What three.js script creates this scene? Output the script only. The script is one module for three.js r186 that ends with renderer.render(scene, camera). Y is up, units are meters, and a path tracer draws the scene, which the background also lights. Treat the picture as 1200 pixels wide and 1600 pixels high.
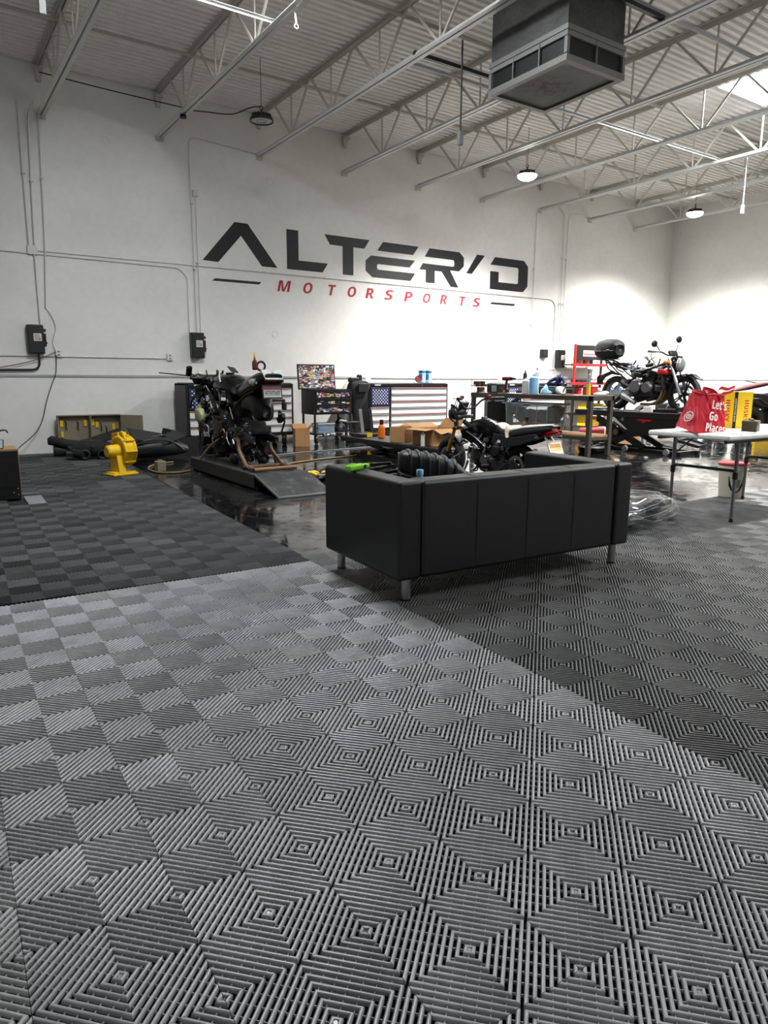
import * as THREE from 'three';
import { RoundedBoxGeometry } from 'three/addons/geometries/RoundedBoxGeometry.js';
import { mergeGeometries } from 'three/addons/utils/BufferGeometryUtils.js';
import { RectAreaLightUniformsLib } from 'three/addons/lights/RectAreaLightUniformsLib.js';
import { FontLoader } from 'three/addons/loaders/FontLoader.js';
import { TextGeometry } from 'three/addons/geometries/TextGeometry.js';

// ---------- camera, light, exposure ----------
const scene = new THREE.Scene();
scene.background = new THREE.Color(0x000000);
const camera = new THREE.PerspectiveCamera(72.83, 1200 / 1600, 0.05, 60);
camera.position.set(0, 1.1965, 0);
camera.rotation.set(-0.18996, -0.59268, 0.00476, 'YXZ');
scene.add(camera);
const renderer = new THREE.WebGLRenderer({ antialias: true });
renderer.toneMapping = THREE.LinearToneMapping;
renderer.toneMappingExposure = 1.95;
renderer.shadowMap.enabled = true;
RectAreaLightUniformsLib.init();
const LAMP_L = 165, SKY_L = 20;                       // candela of a lamp, radiance of a skylight
const LAMP_COLOR = new THREE.Color(1.0, 0.98, 0.94), SKY_COLOR = new THREE.Color(0.92, 0.97, 1.0);
const FLOOR = -0.016, WALL_Z = -12.393, WALL_X = 17.97, DECK = 5.78;

// ---------- helpers ----------
let seed = 12345;
function rnd() { seed = (seed * 1664525 + 1013904223) >>> 0; return seed / 4294967296; }
const rr = (a, b) => a + (b - a) * rnd();
const V = (x, y, z) => new THREE.Vector3(x, y, z);
function hash2(x, y, s) { let h = (x * 374761393 + y * 668265263 + s * 974711) | 0; h = Math.imul(h ^ (h >>> 13), 1274126177); h ^= h >>> 16; return (h >>> 0) / 4294967296; }
function vnoise(x, y, s, per) {
  const xi = Math.floor(x), yi = Math.floor(y), fx = x - xi, fy = y - yi, u = fx * fx * (3 - 2 * fx), v = fy * fy * (3 - 2 * fy);
  const w = k => ((k % per) + per) % per;
  const a = hash2(w(xi), w(yi), s), b = hash2(w(xi + 1), w(yi), s), c = hash2(w(xi), w(yi + 1), s), d = hash2(w(xi + 1), w(yi + 1), s);
  return a + (b - a) * u + (c - a) * v + (a - b - c + d) * u * v;
}
function fbm(x, y, s, oct, per) { let t = 0, a = 0.5, n = 0; for (let i = 0; i < oct; i++) { t += a * vnoise(x * per, y * per, s + i, per); n += a; a *= 0.5; per *= 2; } return t / n; }
function dataTex(n, fn, srgb, rep = 1) {
  const d = new Uint8Array(n * n * 4);
  for (let j = 0; j < n; j++) for (let i = 0; i < n; i++) { const c = fn(i / n, j / n), o = (j * n + i) * 4; for (let k = 0; k < 3; k++) d[o + k] = Math.max(0, Math.min(255, (Array.isArray(c) ? c[k] : c) * 255)); d[o + 3] = 255; }
  const t = new THREE.DataTexture(d, n, n, THREE.RGBAFormat); t.wrapS = t.wrapT = THREE.RepeatWrapping; t.magFilter = THREE.LinearFilter; t.minFilter = THREE.LinearMipmapLinearFilter; t.generateMipmaps = true;
  if (srgb) t.colorSpace = THREE.SRGBColorSpace; t.repeat.set(rep, rep); t.needsUpdate = true; return t;
}
function canvasTex(w, h, draw) { const c = document.createElement('canvas'); c.width = w; c.height = h; draw(c.getContext('2d'), w, h); const t = new THREE.CanvasTexture(c); t.colorSpace = THREE.SRGBColorSpace; t.magFilter = THREE.LinearFilter; return t; }
function mat(color, rough = 0.6, metal = 0, extra = {}) { return new THREE.MeshStandardMaterial({ color, roughness: rough, metalness: metal, side: THREE.DoubleSide, ...extra }); }

function norm(g) { g = g.index ? g.toNonIndexed() : g; for (const k of Object.keys(g.attributes)) if (!['position', 'normal', 'uv'].includes(k)) g.deleteAttribute(k); if (!g.attributes.normal) g.computeVertexNormals(); if (!g.attributes.uv) g.setAttribute('uv', new THREE.BufferAttribute(new Float32Array(g.attributes.position.count * 2), 2)); return g; }
function merge(a) { a = Array.isArray(a) ? a.flat(3) : [a]; return a.length === 1 ? norm(a[0]) : mergeGeometries(a.map(norm)); }
const used = {};
function numbered(n) { const k = used[n] = (used[n] ?? -1) + 1; return k ? n + '_' + String(k).padStart(3, '0') : n; }
function part(name, geos, m, parent, label) {
  const o = new THREE.Mesh(merge(geos), m); o.name = name; o.castShadow = o.receiveShadow = true; parent.add(o); if (label) o.userData.label = label; return o;
}
function tag(o, label, category, group) { o.userData.label = label; o.userData.category = category; if (group) o.userData.group = group; return o; }
function thing(name, label, category, p = [0, 0, 0], turn = 0, group) {
  const o = new THREE.Group(); o.name = numbered(name); scene.add(o); o.position.set(...p); o.rotation.y = turn; return tag(o, label, category, group);
}
function single(name, label, category, geos, m, p = [0, 0, 0], turn = 0, group) {
  const o = part(numbered(name), geos, m, scene); o.position.set(...p); o.rotation.y = turn; return tag(o, label, category, group);
}
function struct(name, geos, m) { const o = part(name, geos, m, scene); o.userData.kind = 'structure'; return o; }
// shapes; every position is a centre unless said otherwise
function bx(w, h, d, x = 0, y = 0, z = 0, r = 0) {
  const g = r > 0 ? new RoundedBoxGeometry(w, h, d, 2, Math.min(r, w / 2.01, h / 2.01, d / 2.01)) : new THREE.BoxGeometry(w, h, d); return g.translate(x, y, z);
}
function rot(g, ax = 0, ay = 0, az = 0, p) { g.rotateX(ax); g.rotateY(ay); g.rotateZ(az); if (p) g.translate(...p); return g; }
function cy(r0, r1, h, x = 0, y = 0, z = 0, n = 18, axis = 'y') { if (h < 0) { h = -h; [r0, r1] = [r1, r0]; } const g = new THREE.CylinderGeometry(r1, r0, h, n); if (axis === 'x') g.rotateZ(-Math.PI / 2); if (axis === 'z') g.rotateX(Math.PI / 2); return g.translate(x, y, z); }
function sp(r, x = 0, y = 0, z = 0, sx = 1, sy = 1, sz = 1, n = 16) { return new THREE.SphereGeometry(r, n, Math.round(n * 0.7)).scale(sx, sy, sz).translate(x, y, z); }
function to(r, t, x = 0, y = 0, z = 0, axis = 'z', n = 28, arc = Math.PI * 2) { const g = new THREE.TorusGeometry(r, t, 10, n, arc); if (axis === 'x') g.rotateY(Math.PI / 2); if (axis === 'y') g.rotateX(Math.PI / 2); return g.translate(x, y, z); }
function lathe(pts, n = 24, x = 0, y = 0, z = 0) { return new THREE.LatheGeometry(pts.map(p => new THREE.Vector2(p[0], p[1])), n).translate(x, y, z); }
function bar(a, b, w, h = w) { // a straight bar of rectangular section from a to b
  const A = V(...a), B = V(...b), d = B.clone().sub(A), L = d.length(); const g = new THREE.BoxGeometry(w, h, L);
  const m = new THREE.Matrix4(), up = Math.abs(d.y) / L > 0.98 ? V(1, 0, 0) : V(0, 1, 0); m.lookAt(V(0, 0, 0), d.clone().negate(), up); g.applyMatrix4(m); return g.translate(...A.add(B).multiplyScalar(0.5));
}
function tube(pts, r, closed = false, seg = 0, rad = 8, tens = 0.5) {
  const c = new THREE.CatmullRomCurve3(pts.map(p => V(...p)), closed, 'centripetal', tens); return new THREE.TubeGeometry(c, seg || Math.max(6, pts.length * 6), r, rad, closed);
}
function rod(a, b, r0, r1 = r0, n = 10) { const A = V(...a), B = V(...b), d = B.clone().sub(A), L = d.length(); const g = new THREE.CylinderGeometry(r1, r0, L, n); g.applyQuaternion(new THREE.Quaternion().setFromUnitVectors(V(0, 1, 0), d.normalize())); return g.translate((a[0] + b[0]) / 2, (a[1] + b[1]) / 2, (a[2] + b[2]) / 2); }
function pipe(pts, r, bend = 0.08, rad = 8) { // straight runs with rounded bends
  const path = new THREE.CurvePath(); let last = V(...pts[0]);
  for (let i = 1; i < pts.length; i++) {
    const p = V(...pts[i]);
    if (i < pts.length - 1) {
      const q = V(...pts[i + 1]), a = p.clone().sub(last), b = q.clone().sub(p), k = Math.min(bend, a.length() * 0.49, b.length() * 0.49);
      const s = p.clone().addScaledVector(a.normalize(), -k), e = p.clone().addScaledVector(b.normalize(), k);
      path.add(new THREE.LineCurve3(last, s)); path.add(new THREE.QuadraticBezierCurve3(s, p, e)); last = e;
    } else path.add(new THREE.LineCurve3(last, p));
  }
  const P = []; for (const c of path.curves) { const n = c.isLineCurve3 ? 1 : 6; for (let k = 0; k < n; k++) P.push(c.getPoint(k / n)); } P.push(last = V(...pts[pts.length - 1]));
  const cc = new THREE.CurvePath(); for (let i = 1; i < P.length; i++) if (P[i].distanceTo(P[i - 1]) > 1e-6) cc.add(new THREE.LineCurve3(P[i - 1], P[i]));
  // ring sweep with mitred joints
  const pos = [], idx = []; let nrm = null;
  for (let i = 0; i < P.length; i++) {
    const t = (P[Math.min(i + 1, P.length - 1)].clone().sub(P[Math.max(i - 1, 0)])).normalize();
    if (!nrm) { nrm = Math.abs(t.y) < 0.9 ? V(0, 1, 0) : V(1, 0, 0); } nrm = nrm.clone().addScaledVector(t, -nrm.dot(t)).normalize(); const bi = t.clone().cross(nrm);
    for (let k = 0; k < rad; k++) { const a = k / rad * Math.PI * 2; const v = P[i].clone().addScaledVector(nrm, Math.cos(a) * r).addScaledVector(bi, Math.sin(a) * r); pos.push(v.x, v.y, v.z); }
  }
  for (let i = 0; i + 1 < P.length; i++) for (let k = 0; k < rad; k++) { const a = i * rad + k, b = i * rad + (k + 1) % rad, c = a + rad, d = b + rad; idx.push(a, b, c, b, d, c); }
  const g = new THREE.BufferGeometry(); g.setAttribute('position', new THREE.Float32BufferAttribute(pos, 3)); g.setIndex(idx); g.computeVertexNormals(); return g;
}
function shp(pts) { const s = new THREE.Shape(); pts.forEach((p, i) => i ? s.lineTo(p[0], p[1]) : s.moveTo(p[0], p[1])); s.closePath(); return s; }
function ext(pts, depth, bevel = 0, x = 0, y = 0, z = 0) { // outline in x,y pushed along z
  const g = new THREE.ExtrudeGeometry(shp(pts), { depth: depth - 2 * bevel, bevelEnabled: bevel > 0, bevelSize: bevel, bevelThickness: bevel, bevelSegments: 2, curveSegments: 8 }); return g.translate(x, y, z + bevel);
}
function smoothExt(pts, depth, bevel = 0.01) { // the outline smoothed by a spline
  const c = new THREE.SplineCurve([...pts, pts[0]].map(p => new THREE.Vector2(...p))); return ext(c.getPoints(pts.length * 5).slice(0, -1).map(p => [p.x, p.y]), depth, bevel, 0, 0, -depth / 2);
}
function loft(rings) { // rings: arrays of points of equal length, closed round; ends capped
  const n = rings[0].length, pos = [], idx = [], uv = []; rings.forEach((r, i) => r.forEach((p, k) => { pos.push(...p); uv.push(k / n, i / (rings.length - 1)); }));
  for (let i = 0; i + 1 < rings.length; i++) for (let k = 0; k < n; k++) { const a = i * n + k, b = i * n + (k + 1) % n, c = a + n, d = b + n; idx.push(a, c, b, b, c, d); }
  for (const e of [0, rings.length - 1]) { const c = rings[e].reduce((s, p) => [s[0] + p[0] / n, s[1] + p[1] / n, s[2] + p[2] / n], [0, 0, 0]); const ci = pos.length / 3; pos.push(...c); uv.push(0.5, 0.5); for (let k = 0; k < n; k++) idx.push(ci, e * n + k, e * n + (k + 1) % n); }
  const g = new THREE.BufferGeometry(); g.setAttribute('position', new THREE.Float32BufferAttribute(pos, 3)); g.setAttribute('uv', new THREE.Float32BufferAttribute(uv, 2)); g.setIndex(idx); g.computeVertexNormals(); return g;
}
function superRing(x, y, z, w, h, n = 16, p = 2.6, axis = 'x') { // a squarish ring across an axis
  const o = []; for (let k = 0; k < n; k++) { const a = k / n * Math.PI * 2, c = Math.cos(a), s = Math.sin(a), u = Math.sign(c) * Math.abs(c) ** (2 / p) * w / 2, v = Math.sign(s) * Math.abs(s) ** (2 / p) * h / 2; o.push(axis === 'x' ? [x, y + v, z + u] : axis === 'y' ? [x + u, y, z + v] : [x + u, y + v, z]); } return o;
}
const flat = new THREE.PlaneGeometry(1, 1);
function decal(w, h, x, y, z, ry = 0, rx = 0) { const g = flat.clone().scale(w, h, 1); g.rotateX(rx); g.rotateY(ry); return g.translate(x, y, z); }
const font = await new FontLoader().loadAsync('fonts/droid/droid_sans_bold.typeface.json');
function text(str, size, depth = 0.003) { const g = new TextGeometry(str, { font, size, depth, curveSegments: 4 }); g.computeBoundingBox(); return g; }

// ---------- materials ----------
const grain = dataTex(256, (x, y) => 0.35 + 0.65 * fbm(x, y, 3, 5, 8), false, 1);
const leatherBump = dataTex(256, (x, y) => fbm(x, y, 9, 3, 48), false, 6);
const M = {
  white: mat(0xd9d8d4, 0.75), steel: mat(0x9a9a98, 0.35, 0.9), chrome: mat(0xcfcfcf, 0.14, 1), alu: mat(0xb5b6b8, 0.4, 0.85),
  black: mat(0x0d0d0e, 0.45), blackGloss: mat(0x0a0a0b, 0.16), blackMatte: mat(0x141415, 0.8), rubber: mat(0x101011, 0.75), darkSteel: mat(0x2c2c2d, 0.45, 0.6), gunmetal: mat(0x3c3d3f, 0.42, 0.7),
  engine: mat(0x3a3a3b, 0.4, 0.75), engineLight: mat(0x77777a, 0.38, 0.8), plastic: mat(0x1b1b1c, 0.5), grey: mat(0x77787a, 0.6), lightGrey: mat(0xb0b0ae, 0.6),
  red: mat(0xb5121b, 0.45), redDark: mat(0x5a1416, 0.45), yellow: mat(0xe5b90c, 0.45), blue: mat(0x2a6fb8, 0.5), lightBlue: mat(0x7fb4d8, 0.5), orange: mat(0xe06a12, 0.45), green: mat(0x86d414, 0.5),
  gold: mat(0xa9832c, 0.35, 0.7), copper: mat(0x7d5e47, 0.55, 0.3), wood: mat(0x9a7450, 0.7), woodDark: mat(0x5f4733, 0.75), card: mat(0xb98a5a, 0.85), cardIn: mat(0xa67a4c, 0.9), cream: mat(0xd9c9a8, 0.6), tan: mat(0x8a7f68, 0.65),
  brownHose: mat(0x7c6a45, 0.6), paper: mat(0xe4e2dc, 0.85), navy: mat(0x20305c, 0.55),
};
// ---------- setting ----------
const ROOM = { x0: -4, x1: WALL_X, z0: WALL_Z, z1: 4.5 };
function planar(g, s, ax = 0, ay = 1) { const p = g.attributes.position, u = g.attributes.uv; for (let i = 0; i < p.count; i++) { const q = [p.getX(i), p.getY(i), p.getZ(i)]; u.setXY(i, q[ax] / s, q[ay] / s); } return g; }
const wallMap = dataTex(512, (x, y) => { const n = fbm(x, y, 21, 5, 6), s = fbm(x, y, 40, 3, 40); const v = 0.905 + 0.05 * (n - 0.5) + 0.03 * (s - 0.5); return [v, v * 0.992, v * 0.972]; }, true);
const wallMat = mat(0xffffff, 0.62, 0, { map: wallMap, bumpMap: grain, bumpScale: 0.002 });
const wallBack = struct('wall_back', planar(norm(bx(ROOM.x1 - ROOM.x0 + 0.4, 6.6, 0.2, (ROOM.x0 + ROOM.x1) / 2, 3.2, WALL_Z - 0.1)), 3), wallMat);
const wallRight = struct('wall_right', planar(norm(bx(0.2, 6.6, ROOM.z1 - ROOM.z0 + 0.4, WALL_X + 0.1, 3.2, (ROOM.z0 + ROOM.z1) / 2)), 3, 2, 1), wallMat);
struct('wall_left', planar(norm(bx(0.2, 6.6, ROOM.z1 - ROOM.z0 + 0.4, ROOM.x0 - 0.1, 3.2, (ROOM.z0 + ROOM.z1) / 2)), 3, 2, 1), wallMat);
struct('wall_front', planar(norm(bx(ROOM.x1 - ROOM.x0 + 0.4, 6.6, 0.2, (ROOM.x0 + ROOM.x1) / 2, 3.2, ROOM.z1 + 0.1)), 3), wallMat);
// raised round lifting-point patches in the painted concrete
for (const [x, y] of [[5.84, 2.01], [2.98, 4.89], [5.81, 4.70], [10.6, 4.2], [15.2, 4.4], [16.6, 3.6]]) part('wall_patch', to(0.055, 0.006, x, y, WALL_Z + 0.001), wallMat, wallBack);
// glossy black floor with scuffs and dust
const epoxyMap = dataTex(1024, (x, y) => {
  const n = fbm(x, y, 5, 5, 5), st = fbm(x * 1, y * 1, 60, 4, 24), sc = Math.pow(fbm(x, y * 1, 77, 4, 60), 3), streak = vnoise(x * 12, y * 160, 31, 480) * vnoise(x * 7, y * 9, 32, 63);
  let v = 0.05 + 0.12 * Math.max(0, n - 0.5) + 0.35 * Math.max(0, st - 0.60) + 0.30 * sc * n + 0.25 * Math.max(0, streak - 0.45); if (hash2(Math.floor(x * 1024), Math.floor(y * 1024), 9) > 0.9988) v += 0.35; return [v, v, v * 1.03];
}, true);
const epoxyRough = dataTex(1024, (x, y) => { const n = fbm(x, y, 15, 5, 6), s = fbm(x, y, 16, 4, 40); return 0.07 + 0.55 * Math.max(0, n - 0.47) + 0.6 * Math.max(0, s - 0.5); }, false);
epoxyRough.repeat.set(1, 1);
const floorMat = mat(0xffffff, 1.0, 0, { map: epoxyMap, roughnessMap: epoxyRough, bumpMap: grain, bumpScale: 0.0006 });
const floor = struct('floor', planar(norm(bx(ROOM.x1 - ROOM.x0 + 0.4, 0.2, ROOM.z1 - ROOM.z0 + 0.4, (ROOM.x0 + ROOM.x1) / 2, FLOOR - 0.1, (ROOM.z0 + ROOM.z1) / 2)), 3.1, 0, 2), floorMat);

// ribbed floor tiles: concentric square ribs round every tile's middle and corners
const TILE = 0.32396, TYAW = 0.03172;
function tileGeometry(z0 = -1) { // z0 = 0 keeps the half with z > 0
  const pos = [], idx = [], T = TILE / 2 - 0.0006, N = 7, pitch = TILE / 2 / N / Math.SQRT2, rw = 0.0046;
  const prof = [[-rw, -0.010], [-rw * 0.92, -0.003], [-rw * 0.5, -0.0004], [rw * 0.5, -0.0004], [rw * 0.92, -0.003], [rw, -0.010]];
  const rib = (cx, cz, sx, sz, d) => {
    if (z0 === 0 && cz + sz * 0.01 < 0) return;
    const b = pos.length / 3;
    for (const [o, y] of prof) { const e = Math.min((d + o) * Math.SQRT2, T); pos.push(cx + sx * e, y, cz, cx, y, cz + sz * e); }
    for (let k = 0; k + 1 < prof.length; k++) { const a = b + 2 * k; idx.push(a, a + 2, a + 1, a + 1, a + 2, a + 3); }
  };
  const strip = (x0, zz0, x1, z1, w, y) => { const dx = x1 - x0, dz = z1 - zz0, L = Math.hypot(dx, dz), nx = -dz / L * w, nz = dx / L * w, b = pos.length / 3; pos.push(x0 + nx, y, zz0 + nz, x0 - nx, y, zz0 - nz, x1 + nx, y, z1 + nz, x1 - nx, y, z1 - nz, x0 + nx, y - 0.006, zz0 + nz, x1 + nx, y - 0.006, z1 + nz, x0 - nx, y - 0.006, zz0 - nz, x1 - nx, y - 0.006, z1 - nz); idx.push(b, b + 2, b + 1, b + 1, b + 2, b + 3, b + 4, b + 5, b, b, b + 5, b + 2, b + 1, b + 3, b + 6, b + 6, b + 3, b + 7); };
  for (const sx of [-1, 1]) for (const sz of [-1, 1]) {
    if (z0 === 0 && sz < 0) continue;
    for (let k = 0; k < N; k++) { const d = (k + 0.5) * pitch; rib(0, 0, sx, sz, d); rib(sx * T, sz * T, -sx, -sz, d); }
    // thin cross bars below, at right angles to the ribs
    for (let k = 1; k < 8; k += 1) { const f = (k - 4) / 4 * T / 2 * 0.98; const mx = sx * (T / 2 + f), mz = sz * (T / 2 - f), h = T / 2 - Math.abs(f); strip(mx - sx * h, mz - sz * h, mx + sx * h, mz + sz * h, 0.0011, -0.0045); }
  }
  const boss = (x, z) => { const b = pos.length / 3, n = 8, r = 0.0045; for (let k = 0; k < n; k++) pos.push(x + Math.cos(k / n * 6.283) * r, -0.002, z + Math.sin(k / n * 6.283) * r); for (let k = 1; k + 1 < n; k++) idx.push(b, b + k + 1, b + k); };
  boss(0, 0);
  const g = new THREE.BufferGeometry(); g.setAttribute('position', new THREE.Float32BufferAttribute(pos, 3)); g.setIndex(idx); g.computeVertexNormals();
  const uv = []; for (let i = 0; i < pos.length; i += 3) uv.push(pos[i] / 0.6 + 0.5, pos[i + 2] / 0.6 + 0.5); g.setAttribute('uv', new THREE.Float32BufferAttribute(uv, 2)); return g;
}
const tileDirt = dataTex(512, (x, y) => { const n = fbm(x, y, 91, 5, 4), s = fbm(x, y, 95, 3, 40); const v = 0.86 + 0.22 * (n - 0.5) + 0.12 * (s - 0.5); return [v, v, v * 0.99]; }, true);
const TONES = { // three lots of tiles: dusty grey at the front, greyer behind, charcoal in the side aisle
  front: [0.51, 0.54, 0.46, 0.515, 0.56, 0.485], mid: [0.155, 0.172, 0.135, 0.16, 0.147, 0.19], aisle: [0.055, 0.044, 0.066, 0.032, 0.058, 0.095],
};
const tileMats = {}; for (const k in TONES) tileMats[k] = TONES[k].map((v, i) => { const t = tileDirt.clone(); t.offset.set(i * 0.17, i * 0.29); t.needsUpdate = true; const m = mat(0xffffff, k === 'front' ? 0.28 : k === 'aisle' ? 0.75 : 0.5, 0, { map: t }); m.color.setRGB(v * (k === 'front' ? 1.0 : 1.0), v, v * (k === 'mid' ? 0.99 : 1.05)); return m; });
// added matte dark sheet under the open tiles, stops floor reflections in the gaps
{ const m = mat(0x0b0b0b, 0.95), put = (x0, x1, z0, z1, yaw, ox, oz) => { const b = part('added_underlay', bx(x1 - x0, 0.002, z1 - z0, (x0 + x1) / 2, FLOOR + 0.0012, (z0 + z1) / 2), m, floor); b.position.set(ox, 0, oz); b.rotation.y = -yaw; };
  put(-5.5, 9, 0, 6, TYAW, 2.12, -4.0); put(-3.2, 0, -8.2, -0.002, TYAW + 0.028, 2.118, -4.0); put(0.05, 9, -0.16, -0.002, TYAW, 2.12, -4.0); }
const tileGeo = tileGeometry(), halfGeo = tileGeometry(0);
const tiles = [];
const frameTest = new THREE.Matrix4(); camera.updateMatrixWorld(); camera.updateProjectionMatrix(); frameTest.multiplyMatrices(camera.projectionMatrix, camera.matrixWorldInverse);
function addTile(x, z, yaw, lot, half) {
  const p = V(x, 0, z), c = p.clone().applyMatrix4(frameTest), ahead = p.clone().applyMatrix4(camera.matrixWorldInverse).z < -0.3;
  const see = ahead && Math.abs(c.x) < 1.0 + 0.3 / p.distanceTo(camera.position) && c.y > -1.0 - 0.5 / p.distanceTo(camera.position); 
  tiles.push({ x, z, yaw, lot, half, d: (see ? 0 : 1000) + (half && see ? 0 : p.distanceTo(camera.position)), k: Math.floor(hash2(Math.round(x * 97), Math.round(z * 97), 5) * 6) });
}
{ const c = Math.cos(TYAW), s = Math.sin(TYAW);
  // tile (a, b) in tile units along the rows; corners lie at (0.0934, -0.541)
  const at = (a, b) => [(a * c - b * s) * TILE, (a * s + b * c) * TILE];
  for (let i = -10; i < 34; i++) for (let j = -12; j < 6; j++) { const [x, z] = at(i + 0.5934, j - 0.041); addTile(x, z, -TYAW, i < 6 ? 'front' : 'mid'); }
  for (let i = 6; i < 34; i++) { const [x, z] = at(i + 0.5934, -12.541); addTile(x, z, -TYAW + Math.PI, 'mid', true); }
  // the aisle along the side wall, laid a little askew
  const y2 = TYAW + 0.018, c2 = Math.cos(y2), s2 = Math.sin(y2), P = [2.118, -3.995];
  for (let i = -10; i < 0; i++) for (let j = -26; j < 0; j++) { const a = (i + 0.5) * TILE, b = (j + 0.5) * TILE; const x = P[0] + a * c2 - b * s2, z = P[1] + a * s2 + b * c2; if (z > WALL_Z + 0.17 && !(Math.abs(x - 0.98) < 0.17 && Math.abs(z + 7.6) < 0.3)) addTile(x, z, -y2, 'aisle'); }
}
tiles.sort((a, b) => a.d - b.d);
const rest = tiles.slice(300);
for (const t of tiles.slice(0, 300)) { const m = new THREE.Mesh(t.half ? halfGeo : tileGeo, tileMats[t.lot][t.k]); m.name = 'floor_tile'; m.castShadow = m.receiveShadow = true; floor.add(m); m.position.set(t.x, 0, t.z); m.rotation.y = t.yaw; }
{ const im = new THREE.InstancedMesh(tileGeo, mat(0xffffff, 0.45, 0, { map: tileDirt }), rest.length), q = new THREE.Object3D(), col = new THREE.Color();
  rest.forEach((t, i) => { q.position.set(t.x, 0, t.z); q.rotation.set(0, t.yaw, 0); q.updateMatrix(); im.setMatrixAt(i, q.matrix); const v = TONES[t.lot][t.k]; im.setColorAt(i, col.setRGB(v, v, v * 1.03)); });
  im.name = 'far_tiles'; im.userData.kind = 'stuff'; im.castShadow = im.receiveShadow = true; floor.add(im); }

// ---------- roof: ribbed steel deck with skylight openings ----------
const SKYLIGHTS = [[11.15, 12.55, -7.13, -5.2], [2.25, 3.65, -7.13, -5.2], [6.7, 8.1, -0.2, 1.8]];
{ const pos = [], idx = [], p = 0.1235, prof = [[0, 0.045], [0.034, 0.045], [0.048, 0], [0.108, 0], [0.1235, 0.045]];
  for (let z = WALL_Z; z < ROOM.z1; z += p) {
    let runs = [[ROOM.x0 - 0.1, ROOM.x1 + 0.1]];
    for (const [a, b, c, d] of SKYLIGHTS) if (z + p > c && z < d) runs = runs.flatMap(r => a > r[0] && b < r[1] ? [[r[0], a], [b, r[1]]] : [r]);
    for (const [xa, xb] of runs) for (let k = 0; k + 1 < prof.length; k++) { const b = pos.length / 3; for (const [zz, y] of [prof[k], prof[k + 1]]) pos.push(xa, DECK + y, z + zz, xb, DECK + y, z + zz); idx.push(b, b + 1, b + 2, b + 1, b + 3, b + 2); }
  }
  const g = new THREE.BufferGeometry(); g.setAttribute('position', new THREE.Float32BufferAttribute(pos, 3)); g.setIndex(idx); const gg = g.toNonIndexed(); gg.computeVertexNormals();
  const deckMap = dataTex(512, (x, y) => { const n = fbm(x, y, 61, 4, 5), s = fbm(x, y, 62, 3, 50); const v = 0.94 + 0.08 * (n - 0.5) + 0.05 * (s - 0.5); return [v, v * 0.99, v * 0.965]; }, true);
  const ceil = struct('ceiling', planar(norm(gg), 4, 0, 2), mat(0xffffff, 0.55, 0.0, { map: deckMap }));
  SKYLIGHTS.forEach(([a, b, c, d], i) => {
    const w = new THREE.Group(); w.name = 'window_' + (i + 1); w.userData.kind = 'structure'; scene.add(w); w.position.set((a + b) / 2, DECK, (c + d) / 2); const W = b - a, D = d - c, H = 0.28;
    part('window_frame', [bx(W + 0.04, H, 0.03, 0, H / 2, -D / 2), bx(W + 0.04, H, 0.03, 0, H / 2, D / 2), bx(0.03, H, D, -W / 2, H / 2, 0), bx(0.03, H, D, W / 2, H / 2, 0)], M.white, w);
    part('skylight_pane', smoothDome(W, D, H), mat(0xeef4ff, 0.9, 0, { emissive: SKY_COLOR, emissiveIntensity: 6 }), w);
    const l = new THREE.RectAreaLight(SKY_COLOR, SKY_L, W * 0.96, D * 0.96); l.position.set(0, 0.12, 0); l.rotation.x = -Math.PI / 2; w.add(l);
  });
}
function smoothDome(W, D, H) { const g = new THREE.PlaneGeometry(W, D, 10, 10).rotateX(-Math.PI / 2), p = g.attributes.position; for (let i = 0; i < p.count; i++) { const u = p.getX(i) / W * 2, v = p.getZ(i) / D * 2; p.setY(i, H + 0.18 * (1 - u * u) * (1 - v * v)); } g.computeVertexNormals(); return g; }

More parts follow.
